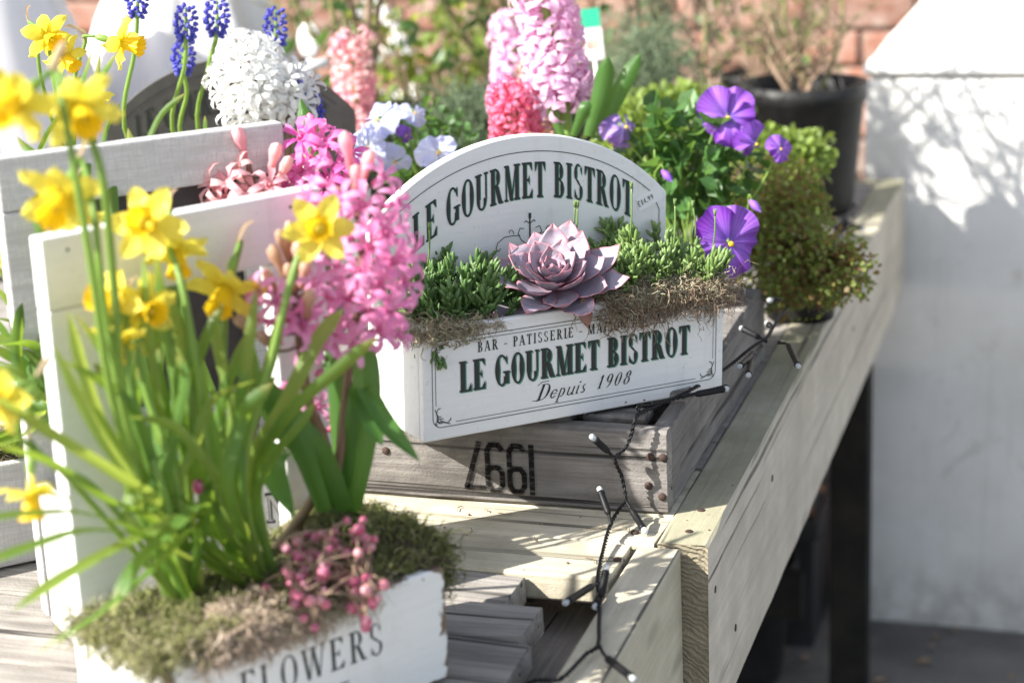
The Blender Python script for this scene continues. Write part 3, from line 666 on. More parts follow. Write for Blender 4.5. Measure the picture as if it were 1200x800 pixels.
# --- C: the white bistro planter with an arched back
C = Planter('bistro_planter', (-.523, 1.388, 1.45-.502), 47.27, 2, .302, .100, .095, .008, M_WHITE,
            'white planter with arched back lettered LE GOURMET BISTROT, sitting on the grey crate')
def archtop(u): return .022+math.sqrt(max(0, .208**2-(u-.151)**2))
mb = MB(); n = 48; vs = []; T = .010; wb = C.W-C.T-.001
loc = lambda u, w_, z: (u-.151, w_, z)
for (w_, e) in ((wb, .0012), (wb+.001, 0), (wb+T-.001, 0), (wb+T, .0012)):
    prof = [(.0+e, 0+e)] + [(.0+e+(.302-2*e)*i/n, archtop(.302*i/n)-e) for i in range(n+1)] + [(.302-e, e)]
    vs += [(u-.151, w_-wb, z) for u, z in prof]
k = n+3
fs = [(r*k+i, r*k+(i+1) % k, (r+1)*k+(i+1) % k, (r+1)*k+i) for r in range(3) for i in range(k)] + [tuple(range(k-1, -1, -1)), tuple(3*k+i for i in range(k))]
mb.add(vs, fs); R_ = Matrix(((C.d.x, -C.n.x, C.up.x), (C.d.y, -C.n.y, C.up.y), (C.d.z, -C.n.z, C.up.z))).to_4x4()
inst('arched_back', mb.mesh('arched_back', M_WHITE, False), C.t, Matrix.Translation(C.pt(.151, wb, 0)) @ R_)
mb = MB(); F_ = C.fm(0)
text('LE GOURMET BISTROT', .0262, .232, F_, mb, off=(.0345, .0372), fat=(.235, .06), sp=.02, lift=.0003, m=1)
text('LE GOURMET BISTROT', .0262, .232, F_, mb, off=(.0332, .0382), fat=(.235, .06), sp=.02, lift=.0005, m=0)
text('BAR - PATISSERIE - MAISON DU CAF', .0088, .190, F_, mb, off=(.051, .0700), fat=(.17, .07), sp=.16, lift=.0004)
# 'Depuis 1908' in a slanted script: swash capital, joined small letters
text('D', .0135, .0125, F_, mb, shear=.45, off=(.106, .0195), fat=(.14, .04), lift=.0004)
polyline([(.1035, .0200), (.108, .0190), (.113, .0200)], .0005, F_, mb); polyline([(.109, .0325), (.113, .0350), (.120, .0350)], .0006, F_, mb)
text('epuis', .0140, .037, F_, mb, shear=.45, off=(.119, .0195), lift=.0004, sp=.05)
text('1908', .0115, .034, F_, mb, shear=.42, off=(.167, .0205), fat=(.15, .05), sp=.20, lift=.0004)
# borders with corner flourishes
def rr(x0, x1, z0, z1, r):
    p = []
    for (cx, cz, a0) in ((x1-r, z1-r, 0), (x0+r, z1-r, 90), (x0+r, z0+r, 180), (x1-r, z0+r, 270)):
        p += [(cx+r*math.cos(math.radians(a0+i*15)), cz+r*math.sin(math.radians(a0+i*15))) for i in range(7)]
    return p+[p[0]]
polyline(rr(.0085, .2935, .0110, .0845, .008), .0006, F_, mb)
polyline([(.030, .0140), (.272, .0140)], .0005, F_, mb); polyline([(.030, .0815), (.272, .0815)], .0005, F_, mb)
polyline([(.0115, .030), (.0115, .066)], .0005, F_, mb); polyline([(.2905, .030), (.2905, .066)], .0005, F_, mb)
for (cx, cz, sx, sz) in ((.0085, .011, 1, 1), (.2935, .011, -1, 1), (.0085, .0845, 1, -1), (.2935, .0845, -1, -1)):
    for k in range(2):
        a_ = [(.002, .016), (.004, .010), (.0035, .006), (.006, .0045), (.009, .005), (.013, .0032), (.016, .005), (.0165, .007)]
        a_ = [(y_, x_) if k else (x_, y_) for x_, y_ in a_]
        polyline([(cx+sx*x_, cz+sz*y_) for x_, y_ in a_], .0007, F_, mb, .00036)
    for (qx, qz) in ((.0035, .0035), (.006, .008), (.008, .006)):
        polyline([(cx+sx*x_, cz+sz*y_) for x_, y_ in scroll(qx, qz, .0018, .5, .9)], .0006, F_, mb, .00038)
inst('front_lettering', mb.mesh('front_lettering', [M_INK, M_GREEN], False), C.t)
mb = MB(); Bk = C.fm(wb)
def am(u, v, l): return Bk(u, v-2.30*(u-.152)**2*(1+.25*(u < .152)), l)
text('LE GOURMET BISTROT', .0315, .225, am, mb, off=(.0405, .1738), fat=(.20, .055), sp=.045, lift=.0003, m=1)
text('LE GOURMET BISTROT', .0315, .225, am, mb, off=(.0395, .1746), fat=(.20, .055), sp=.045, lift=.0005, m=0)
polyline([(u/100*.27+.016, archtop(u/100*.27+.016)-.0145) for u in range(0, 101, 2)]+[(.2935, .150), (.2935, .12)], .0007, Bk, mb)
# scroll ornament
for s_ in (1, -1):
    c0 = .1560
    polyline([(c0+s_*x_, z_) for x_, z_ in [(.004, .134), (.009, .138), (.012, .144), (.010, .1485), (.006, .1475)]], .0007, Bk, mb)
    polyline([(c0+s_*x_, z_) for x_, z_ in [(.010, .1420), (.018, .1425), (.026, .1420), (.033, .1375), (.0345, .1325), (.0320, .1300), (.0300, .1325)]], .0007, Bk, mb, .00033)
    polyline([(c0+s_*x_, z_) for x_, z_ in scroll(.020, .1455, .0035, 3.6, .6, -1)], .0006, Bk, mb, .00036)
    polyline([(c0+s_*x_, z_) for x_, z_ in [(.0, .1515), (.004, .1545), (.0055, .1530)]], .0008, Bk, mb, .00039)
polyline([(.156, .126), (.156, .158)], .0016, Bk, mb, .00042)
polyline([(.156, .157), (.156, .1605)], .0028, Bk, mb, .00045)
inst('arch_lettering', mb.mesh('arch_lettering', [M_INK, M_GREEN], False), C.t)
stk = MB(); Bs = C.fm(wb)
q = [(.268, .1620), (.2940, .1720), (.2985, .1600), (.272, .1500)]
stk.add([Bs(a, b, .0007) for a, b in q]+[Bs(a, b, .0001) for a, b in q], [(0, 1, 2, 3), (0, 4, 5, 1), (1, 5, 6, 2), (2, 6, 7, 3), (3, 7, 4, 0)])
st_o = inst('price_sticker', stk.mesh('price_sticker', M_STICK, False), C.t)
mb = MB()
def stm(u, v, l): a = math.radians(21); return Bs(.2705+u*math.cos(a)-v*math.sin(a), .1543+u*math.sin(a)+v*math.cos(a), .0009+l)
GT = glyphs()
px_ = 0
for ch in ['L', '1', '4', '9', '9']:
    if ch == 'L':      # pound sign: an L with a hooked head and a cross bar
        polyline([(px_+.0026, .0042), (px_+.0020, .0052), (px_+.0010, .0046), (px_+.0010, 0), (px_+.0028, 0)], .0006, stm, mb); polyline([(px_, .0026), (px_+.0020, .0026)], .0005, stm, mb, .0004)
        px_ += .0036
    else:
        if ch == '9' and px_ < .0115: polyline([(px_, .0003), (px_+.0006, .0003)], .0007, stm, mb); px_ += .0014
        text(ch, .0050, .0026, stm, mb, off=(px_, 0), fat=(.16, .09), lift=.0002); px_ += .0034
inst('price_print', mb.mesh('price_print', M_INK, False), st_o)
soil(C, .084, seed=3)
# thin brown seam nail marks on C's edge are left to the paint

# --- A: front planter, FLOWERS, with a tall open frame behind the box
Ld = .218; aA = 57
dA = Vector((math.cos(math.radians(aA)), math.sin(math.radians(aA)), 0))
A = Planter('flowers_planter', Vector((-.423, 1.148, TT+.0005))-dA*Ld, aA, 0, Ld, .118, .083, .009, M_WORN,
            'chipped white planter lettered FLOWERS with a tall open white frame behind, nearest the camera', M_WHITE)
A.b('back_board', A.T, Ld-A.T, A.W-A.T, A.W-.0005, 0, .080, M_WHITE)
fw0, fw1 = A.W, A.W+.016; FH = .335
A.b('frame_post', .002, .047, fw0, fw1, 0, FH-.0485, M_WHITE); A.b('frame_post', Ld-.047, Ld-.002, fw0, fw1, 0, FH-.0485, M_WHITE)
A.b('frame_rail', .002, Ld-.002, fw0, fw1, FH-.048, FH, M_WHITE)
for (u, z) in ((.02, .325), (.035, .303), (.02, .27), (.19, .325), (.203, .30), (.03, .08)):
    mb = MB(); mb.sphere((0, 0, 0), .0012, 8, 5); inst('nail', mb.mesh('nail', M_NAIL), A.t, Matrix.Translation(A.pt(u, fw0, z)))
mb = MB(); text('FLOWERS', .0225, .114, A.fm(0), mb, off=(.049, .0370), fat=(.14, .05), sp=.12)
polyline([(.085, .0255), (.133, .0255)], .0012, A.fm(0), mb); 
inst('front_lettering', mb.mesh('front_lettering', M_INK, False), A.t)
soil(A, .076, seed=9)

# --- D: greywashed planter with chalkboard back, behind A
aD = 48; dD = Vector((math.cos(math.radians(aD)), math.sin(math.radians(aD)), 0)); nD = Vector((dD.y, -dD.x, 0))
LD = .226
D = Planter('chalkboard_planter', Vector((-.747, 1.195, TT+.0005))+nD*.098-dD*.021, aD, 0, LD, .098, .112, .009, M_WASH,
            'grey limewashed planter lettered JARDIN with a framed chalkboard back, behind the FLOWERS planter')
g0, g1 = D.W, D.W+.016; DH = .357
D.b('frame_post', 0, .040, g0, g1, 0, DH-.0405, M_WASH); D.b('frame_post', LD-.040, LD, g0, g1, 0, DH-.0405, M_WASH)
D.b('frame_rail', 0, LD, g0, g1, DH-.040, DH, M_WASH); D.b('frame_rail', .0405, LD-.0405, g0, g1, 0, .150, M_WASH)
D.b('chalkboard', .0405, LD-.0405, g0+.006, g0+.010, .1505, DH-.0405, M_CHALK, .0003)
mb = MB(); Df = D.fm(0)
def dam(u, v, l): return Df(u, v-2.2*(u-.113)**2, l)
M_WASHP = plain('pale_grey_letter_fill', (.50, .485, .46), .7, 60, (.40, .385, .36))
text('JARDIN', .0245, .122, dam, mb, off=(.045, .0760), fat=(.24, .12), sp=.10, m=0, lift=.0003)
text('JARDIN', .0205, .119, dam, mb, off=(.0465, .0778), fat=(.14, .045), sp=.125, m=1, lift=.0006)
text('_ DE _', .018, .092, Df, mb, off=(.058, .0420), fat=(.22, .12), sp=.10, m=0, lift=.0003)
text('_ DE _', .0145, .090, Df, mb, off=(.0592, .0436), fat=(.13, .04), sp=.12, m=1, lift=.0006)
text('FLEURS', .0245, .112, Df, mb, off=(.046, .0100), fat=(.24, .12), sp=.10, m=0, lift=.0003)
text('FLEURS', .0205, .109, Df, mb, off=(.0475, .0120), fat=(.14, .045), sp=.125, m=1, lift=.0006)
inst('front_lettering', mb.mesh('front_lettering', [M_INK, M_WASHP], False), D.t)
soil(D, .104, seed=19)

# --- B: low greywashed box at the left edge
aB = 44; dB = Vector((math.cos(math.radians(aB)), math.sin(math.radians(aB)), 0)); nB = Vector((dB.y, -dB.x, 0))
B = Planter('box_planter', Vector((-.835, 1.277, TT+.0005))-dB*.20, aB, 0, .30, .12, .088, .009, M_WASH,
            'low grey limewashed box planter with narcissus leaves at the left edge')
B.b('back_board', B.T, B.L-B.T, B.W-B.T, B.W-.0005, 0, .088, M_WASH)
soil(B, .080, seed=29)
mb = MB(); text('_', .022, .03, B.fm(0), mb, off=(.06, .045), fat=(.22, .12), sp=.10)
inst('front_lettering', mb.mesh('front_lettering', M_INK, False), B.t)

# ================================================================== FLOWER PARTS
def floret_mesh(name, mat_, L=.011, R=.0135, curl=1., seed=0, wide=.0052):
    rs = random.Random(seed); mb = MB()
    mb.lathe([(.0014, 0), (.0026, .003), (.0022, .0065), (.0030, L)], 8, .2)
    for k in range(6):
        a = k*math.pi/3+rs.uniform(-.12, .12); ca, sa = math.cos(a), math.sin(a); cr_ = curl*rs.uniform(.75, 1.2); rr_ = R*rs.uniform(.9, 1.1)
        prof = [(.0016, L-.003, .32), (.0042, L+.001, .55), (rr_*.55, L+.0035, 1.), (rr_*.85, L+.0035-.002*cr_, .9), (rr_*1.02, L+.001-.0045*cr_, .5), (rr_*1.0, L-.0025-.004*cr_, .06)]
        vs = []; us = []
        for i, (r, z, wd) in enumerate(prof):
            for j, x in enumerate((-1, 0, 1)):
                h = x*wide*.5*wd; zz = z-(.0007 if x == 0 else 0); q = rs.uniform(-.0003, .0003)
                vs.append((r*ca-h*sa, r*sa+h*ca, zz+q)); us.append((x*.5+.5, .35+.65*i/5, .3+k*.05))
        mb.add(vs, [(i*3+j, i*3+j+1, (i+1)*3+j+1, (i+1)*3+j) for i in range(5) for j in range(2)], us)
    mb.tube([(0, 0, L-.004), (0, 0, L+.001)], [.0006, .0008], 4, .1)
    return mb.mesh(name, mat_)
def bud_mesh(name, mat_, L=.022, R=.0036):
    mb = MB(); mb.lathe([(.0012, 0), (.0026, L*.15), (.0024, L*.4), (R, L*.7), (R*.85, L*.9), (.0003, L)], 9, .4, ruff=lambda t, q, r, z: (r*(1+.12*math.cos(3*q)), z))
    return mb.mesh(name, mat_)
FM = {}
def florets(key, mat_, **kw):
    if key not in FM: FM[key] = ([floret_mesh('floret', mat_, seed=s_, curl=c_, **kw) for s_, c_ in ((1, 1.), (2, .5), (3, 1.5))], bud_mesh('flower_bud', mat_))
    return FM[key]
def hyacinth(root, path, key, mat_, n, label, group='hyacinths in bloom', start=.35, spread=(.008, .010), buds=0., stemw=.0045, smat=None, size=1., open_=1., seed=0, leaf=None, top_up=True):
    """root point, path = control points root->top of spike; florets fill the part after 'start'"""
    rs = random.Random(seed*17+3); t = thing('hyacinth', root, label, 'hyacinth', group)
    c = bez([root]+path, 24); k = len(c)
    mb = MB(); mb.tube(c, [stemw*(1-.45*i/(k-1)) for i in range(k)], 8, rs.random()); inst('stem', mb.mesh('stem', smat or M_STEM), t)
    fl, bd = florets(key, mat_)
    for i in range(n):
        s_ = start+(1-start)*(i+.5)/n; f = s_*(k-1); a = min(int(f), k-2); p = c[a].lerp(c[a+1], f-a); T = (c[a+1]-c[a]).normalized()
        ang = i*2.39996+rs.uniform(-.3, .3); o = T.orthogonal().normalized(); o = Matrix.Rotation(ang, 3, T) @ o
        rel = (i+.5)/n
        d_ = (o+T*(.15+(1.1 if top_up else .4)*max(0, rel-.72)*3.2-.45*max(0, .3-rel)*2)+Vector((rs.uniform(-.2, .2), rs.uniform(-.2, .2), rs.uniform(-.25, .1)))).normalized()
        isb = rs.random() < buds
        base = p+o*rs.uniform(*spread)*.35
        inst('flower_bud' if isb else 'floret', bd if isb else rs.choice(fl), t,
             TRS(base, frame(d_) @ Matrix.Rotation(rs.uniform(0, 6), 4, 'Z'), size*rs.uniform(.88, 1.12)*(1+spread[0]*12)))
    for pts, wd in (leaf or []):
        lb = MB(); blade(lb, pts, wd, 14, .35, rnd=rs.random(), tip=.7); inst('leaf', lb.mesh('leaf', M_LEAFD), t)
    return t

def ragged_hyacinth(root, path, items, key, mat_, label, size=1., seed=0, stemw=.0042, leaf=None, group='hyacinths in bloom', mat2=None):
    """loose spike: every floret on its own short stalk; items = (x, y, depth, 'f' open / 'b' bud, scale)"""
    rs = random.Random(seed); t = thing('hyacinth', root, label, 'hyacinth', group)
    c = bez([root]+path, 30); k = len(c)
    mb = MB(); mb.tube(c, [stemw*(1-.45*i/(k-1)) for i in range(k)], 8, rs.random()); inst('stem', mb.mesh('stem', M_STEMR), t)
    kk = key+'_star'
    if kk not in FM: FM[kk] = ([floret_mesh('floret', mat_, L=.0135, R=.0172, seed=s_+20, curl=c_, wide=.0056) for s_, c_ in ((1, .9), (2, .3), (3, 1.5), (4, .0))], bud_mesh('flower_bud', mat2 or mat_, L=.026, R=.0042))
    fl, bd = FM[kk]
    for (x, y, D_, kind, sc) in items:
        P = at(x, y, D_); s_ = size*sc*rs.uniform(.92, 1.08); best = min(c[k//3:], key=lambda q: (q-P+Vector((0, 0, .012))).length); d_ = (P-best)
        if d_.length < .006: d_ = -FW*.5+RT*rs.uniform(-.6, .6)+Vector((0, 0, .2))
        if kind == 'b': d_ = d_.normalized()+Vector((0, 0, .9))
        d_ = (d_.normalized()-FW*rs.uniform(.05, .55)+Vector((0, 0, rs.uniform(-.15, .15)))).normalized()
        base = P-d_*(.0135 if kind == 'f' else .016)*s_
        if (base-best).length > .003:
            mb = MB(); mb.tube([best, best.lerp(base, .5)+Vector((0, 0, -.001)), base+d_*.001], [.0011, .0010, .0013], 6, .3); inst('stalk', mb.mesh('stalk', M_STEMR), t)
        inst('flower_bud' if kind == 'b' else 'floret', bd if kind == 'b' else rs.choice(fl), t, TRS(base, frame(d_) @ Matrix.Rotation(rs.uniform(0, 6), 4, 'Z'), s_))
    for pts, wd in (leaf or []):
        lb = MB(); blade(lb, pts, wd, 16, .35, rnd=rs.random(), tip=.7, twist=rs.uniform(-.3, .3)); inst('leaf', lb.mesh('leaf', M_LEAFD), t)
    return t

# daffodil pieces (local +Z faces the viewer of the flower)
def daf_petal(seed):
    rs = random.Random(seed); mb = MB(); vs = []; us = []
    for i in range(8):
        t = i/7; r = .003+.024*t; wd = .0075*math.sin(math.pi*min(1, (t*.86+.13)))**.6*(1 if t < .98 else .1); z = -.0025*math.sin(t*2.2)+.003*t*t*rs.uniform(-1, 1.4)
        for j, x in enumerate((-1, -.5, 0, .5, 1)):
            vs.append((r, x*wd, z+.0016*abs(x)**2+.0008*math.sin(x*5+t*6+seed))); us.append((x*.5+.5, t, rs.random()*.05+.3))
    mb.add(vs, [(i*5+j, i*5+j+1, (i+1)*5+j+1, (i+1)*5+j) for i in range(7) for j in range(4)], us)
    return mb.mesh('petal', M_DAFP)
DP = [daf_petal(i) for i in range(4)]
mb = MB(); mb.lathe([(.0035, -.002), (.0052, .003), (.0062, .008), (.0070, .013), (.0080, .0165), (.0092, .0185)], 36, .3, ruff=lambda t, q, r, z: (r*(1+.10*t*t*math.sin(9*q)+.04*t*math.sin(17*q+1)), z+.0012*t**3*math.sin(13*q)))
DC = mb.mesh('trumpet', M_DAFC)
mb = MB(); mb.lathe([(.0034, .0), (.0026, -.007), (.0019, -.013)], 12, .5); mb.lathe([(.0019, -.013), (.0034, -.017), (.0030, -.023), (.0016, -.026)], 12, .2, m=1); DT = mb.mesh('flower_tube', [M_DAFP, M_STEM])
mb = MB()
for i in range(5): mb.tube([(0, 0, .0), (math.cos(i*1.26)*.0012, math.sin(i*1.26)*.0012, .011)], [.0005, .0008], 5, .5)
mb.tube([(0, 0, 0), (0, 0, .0135)], [.0005, .0009], 6, .5); DST = mb.mesh('stamens', M_DAFP)
def spathe_mesh():
    mb = MB(); blade(mb, [(0, 0, 0), (.002, 0, .010), (.006, 0, .020), (.013, .002, .026)], .007, 8, .9, side=Vector((0, 1, 0)), tip=.9, base=.9); return mb.mesh('spathe', M_SPATHE)
SPM = spathe_mesh()
def daffodil(root, mids, head, face, label, size=1., roll=0., sw=.0030, group='daffodils', seed=0, openness=1.):
    """stem runs root -> mids -> neck behind the flower"""
    face = Vector(face).normalized(); rs = random.Random(seed)
    t = thing('daffodil', root, label, 'daffodil', group)
    neck = head-face*.026*size; mm = frame(face) @ Matrix.Rotation(roll, 4, 'Z')
    last = neck-face*.006*size+Vector((0, 0, -.006))
    pts = [root]+mids+[neck-face*.012*size+Vector((0, 0, -.002)), neck]
    c = bez(pts, 28); k = len(c)
    mb = MB(); mb.tube(c, [sw*(1-.42*i/(k-1)) for i in range(k)], 8, rs.random()); inst('stem', mb.mesh('stem', M_STEM), t)
    for i in range(6):
        tilt = (-.12 if i % 2 else .08)+rs.uniform(-.16, .16)+(1-openness)*-1.1
        inst('petal', DP[rs.randrange(4)], t, TRS(head, mm, size) @ Matrix.Rotation(i*math.pi/3+rs.uniform(-.08, .08), 4, 'Z') @ Matrix.Rotation(tilt, 4, 'Y') @ Matrix.Translation((0, 0, -.0004*(i % 2))))
    inst('trumpet', DC, t, TRS(head, mm, size)); inst('flower_tube', DT, t, TRS(head, mm, size)); inst('stamens', DST, t, TRS(head, mm, size))
    inst('spathe', SPM, t, TRS(neck-face*.010*size, frame((neck-face*.02)-(neck)+Vector((0, 0, .012))), size*.7))
    return t
def leaf_clump(name, root, leaves_, mat_, label, cat, group=None, m2=None):
    t = thing(name, root, label, cat, group)
    for i, (pts, wd) in enumerate(leaves_):
        mb = MB(); blade(mb, pts, wd*.74, 18, .34, side=(RT+FW*random.uniform(-.5, .5)).normalized(), rnd=random.random(), twist=random.uniform(-.5, .5), tip=.45)
        inst('leaf', mb.mesh('leaf', m2 if (m2 and i % 3 == 0) else mat_), t)
    return t

rw = random.Random(31)
def blob(cx, cy, rx, ry, n, D_, gap=15):
    out = []; tries = 0
    while len(out) < n and tries < 4000:
        tries += 1; a = rw.uniform(0, 6.283); r = rw.random()**.5; x, y = cx+rx*r*math.cos(a), cy+ry*r*math.sin(a)
        if all((x-o[0])**2+(y-o[1])**2 > gap*gap for o in out): out.append((x, y, D_-.035*(1-r*r)+rw.uniform(-.008, .008), 'f', rw.uniform(.85, 1.15)))
    return out+[(x+rw.uniform(-9, 9), y+rw.uniform(-9, 9), D2+.035, 'f', 1.) for (x, y, D2, _, _) in out[::2]]
WH1 = blob(294, 92, 44, 52, 40, 1.83, 13); WH2 = blob(338, 108, 24, 32, 16, 1.84, 14)
# ---------------- A: daffodils, leaves, hyacinths, berries, moss
lq = lambda *a: [at(x, y, D_) for x, y, D_ in a]
ra = A.pt(.055, .066, .078); rb_ = A.pt(.112, .060, .078); rc = A.pt(.150, .085, .078)
SUNF = (SUNV*.5-FW*.6+Vector((0, 0, -.25)))
def fc(r, u, f): return RT*r+UP*u-FW*f
daffodil(ra, lq((152, 520, 1.20), (133, 330, 1.15), (116, 190, 1.11)), at(92, 128, 1.10), fc(.35, -.5, .5), 'large blurred daffodil at the upper left, its stem rising past the grey planter', 1.0, .3, .0034, seed=1)
daffodil(ra, lq((140, 500, 1.18), (105, 300, 1.12), (75, 130, 1.09)), at(18, 118, 1.08), fc(-.3, -.45, .6), 'blurred daffodil at the left edge below the two sharp ones', 1.0, .1, .003, seed=2)
daffodil(ra, lq((160, 540, 1.20), (125, 380, 1.16), (110, 250, 1.14)), at(72, 232, 1.14), fc(-.1, -.55, .6), 'big pale daffodil hanging in front of the limewashed frame post', 1.08, .5, .003, seed=3)
daffodil(rb_, lq((250, 560, 1.24), (232, 440, 1.22), (212, 330, 1.21)), at(172, 262, 1.205), fc(-.05, .05, 1), 'open daffodil with wide petals above the white frame top', 1.0, .2, .0032, seed=4)
daffodil(rb_, lq((236, 560, 1.25), (222, 450, 1.24), (218, 360, 1.24)), at(206, 296, 1.235), fc(.2, -.8, .45), 'drooping orange-trumpeted daffodil right under the wide open one', .9, .9, .003, seed=5)
daffodil(rb_, lq((264, 560, 1.27), (262, 450, 1.27), (265, 360, 1.27)), at(264, 337, 1.26), fc(-.15, -.75, .55), 'daffodil facing down in front of the chalkboard', 1.05, 0, .0032, seed=6)
daffodil(rb_, lq((285, 560, 1.25), (318, 420, 1.235), (350, 300, 1.23)), at(374, 268, 1.22), fc(.1, -.05, 1), 'yellow daffodil against the pink hyacinth', .92, .4, .0034, seed=7)
daffodil(ra, lq((205, 560, 1.22), (175, 470, 1.21), (162, 400, 1.20)), at(132, 352, 1.20), fc(-.5, .1, .6), 'daffodil turned left beside the white frame post', .9, .2, .003, seed=8)
daffodil(ra, lq((210, 570, 1.23), (188, 480, 1.22), (172, 400, 1.21)), at(168, 362, 1.205), fc(.55, -.15, .6), 'daffodil turned right, twin of the one beside the frame post', .9, .6, .003, seed=9)
daffodil(ra, lq((195, 590, 1.21), (165, 500, 1.20), (148, 430, 1.195)), at(138, 398, 1.195), fc(-.1, -.8, .3), 'small daffodil hanging lowest of the cluster beside the frame post', .8, .1, .003, seed=10)
daffodil(ra, lq((120, 580, 1.17), (60, 545, 1.13)), at(37, 578, 1.12), fc(.05, -1, .1), 'lone daffodil hanging low at the left over the weathered planks', .85, .3, .0022, seed=11)
daffodil(ra, lq((80, 560, 1.16), (20, 505, 1.11)), at(0, 466, 1.10), fc(-.4, -.3, .7), 'daffodil cut by the left edge at mid height', .85, .3, .0022, seed=12)
LV = [  # (points root..tip, width)
    (lq((190, 600, 1.21), (140, 560, 1.17), (60, 510, 1.12), (-25, 455, 1.07)), .013), (lq((180, 640, 1.19), (110, 605, 1.15), (40, 603, 1.10), (-40, 612, 1.06)), .012),
    (lq((185, 640, 1.19), (110, 622, 1.14), (40, 640, 1.09), (-30, 665, 1.06)), .011), (lq((240, 605, 1.23), (170, 628, 1.18), (90, 668, 1.13), (15, 715, 1.09)), .013),
    (lq((230, 620, 1.20), (175, 672, 1.17), (110, 725, 1.13), (42, 765, 1.10)), .010), (lq((240, 595, 1.22), (205, 620, 1.19), (160, 665, 1.16), (130, 718, 1.15)), .016),
    (lq((170, 560, 1.21), (130, 520, 1.18), (100, 440, 1.16), (80, 365, 1.15)), .011), (lq((178, 560, 1.22), (160, 500, 1.20), (130, 430, 1.19), (88, 368, 1.18)), .010),
    (lq((180, 560, 1.23), (165, 500, 1.21), (140, 420, 1.20), (118, 350, 1.19)), .010), (lq((190, 540, 1.23), (185, 470, 1.21), (170, 380, 1.20), (168, 300, 1.20)), .011),
    (lq((200, 560, 1.24), (195, 500, 1.23), (182, 430, 1.22), (150, 380, 1.21)), .011), (lq((200, 540, 1.24), (205, 460, 1.23), (190, 380, 1.23), (180, 280, 1.22)), .012),
    (lq((220, 560, 1.25), (225, 480, 1.24), (212, 400, 1.24), (190, 330, 1.23)), .011), (lq((215, 560, 1.25), (218, 470, 1.24), (240, 400, 1.23), (262, 355, 1.23)), .010),
    (lq((270, 560, 1.27), (272, 480, 1.26), (255, 410, 1.26), (250, 350, 1.26)), .010), (lq((285, 560, 1.28), (300, 480, 1.27), (318, 420, 1.26), (330, 360, 1.26)), .011),
    (lq((300, 560, 1.28), (335, 490, 1.26), (400, 430, 1.24), (442, 395, 1.23)), .012), (lq((290, 560, 1.28), (330, 480, 1.26), (372, 398, 1.26), (402, 362, 1.26)), .014),
    (lq((280, 570, 1.27), (292, 500, 1.26), (300, 440, 1.26), (285, 380, 1.26)), .009), (lq((245, 580, 1.25), (225, 540, 1.23), (212, 480, 1.22), (228, 430, 1.22)), .012),
    (lq((170, 600, 1.20), (150, 560, 1.18), (110, 500, 1.15), (60, 400, 1.12)), .010), (lq((220, 590, 1.23), (190, 590, 1.21), (170, 600, 1.20), (172, 585, 1.19)), .007),
    (lq((175, 610, 1.2), (120, 585, 1.16), (60, 545, 1.12), (-10, 520, 1.08)), .012), (lq((210, 600, 1.23), (230, 520, 1.22), (250, 470, 1.22), (300, 445, 1.22)), .010),
    (lq((195, 600, 1.21), (180, 540, 1.20), (150, 470, 1.18), (70, 420, 1.15)), .009), (lq((200, 600, 1.22), (200, 520, 1.21), (215, 450, 1.20), (205, 410, 1.20)), .012),
    (lq((160, 620, 1.19), (155, 560, 1.19), (120, 500, 1.17), (100, 470, 1.16)), .012), (lq((240, 600, 1.25), (255, 540, 1.25), (240, 470, 1.25), (232, 400, 1.25)), .012),
    (lq((300, 600, 1.28), (315, 545, 1.27), (350, 500, 1.26), (370, 470, 1.26)), .010), (lq((280, 600, 1.25), (240, 540, 1.22), (205, 500, 1.20), (150, 488, 1.18)), .009)]
rl = random.Random(77)
for i in range(14):
    x_ = rl.uniform(150, 205) if i < 9 else rl.uniform(235, 300); tx = x_+rl.gauss(0, 34)-(22 if i < 9 else -8); ty = rl.uniform(330, 450); d0 = rl.uniform(1.22, 1.28)
    LV.insert(0 if i < 9 else len(LV), (lq((x_, 575, d0), ((x_*2+tx)/3, 500, d0), ((x_+tx*2)/3, (500+ty)/2, d0-.01), (tx+rl.uniform(-14, 14), ty, d0-.01)), rl.uniform(.010, .014)))
leaf_clump('narcissus_leaves', ra, [([ra+(p[0]-ra)*.02+Vector((random.uniform(-.012, .012), random.uniform(-.01, .01), 0))]+p, wd) for p, wd in LV[:23]], M_LEAF, 'arching strap leaves of the left daffodil clump in the FLOWERS planter', 'narcissus leaves', None, M_LEAFY)
leaf_clump('narcissus_leaves', rb_, [([rb_+Vector((random.uniform(-.012, .012), random.uniform(-.01, .01), 0))]+p, wd) for p, wd in LV[23:]], M_LEAF, 'upright strap leaves of the right daffodil clump in the FLOWERS planter', 'narcissus leaves', None, M_LEAFY)
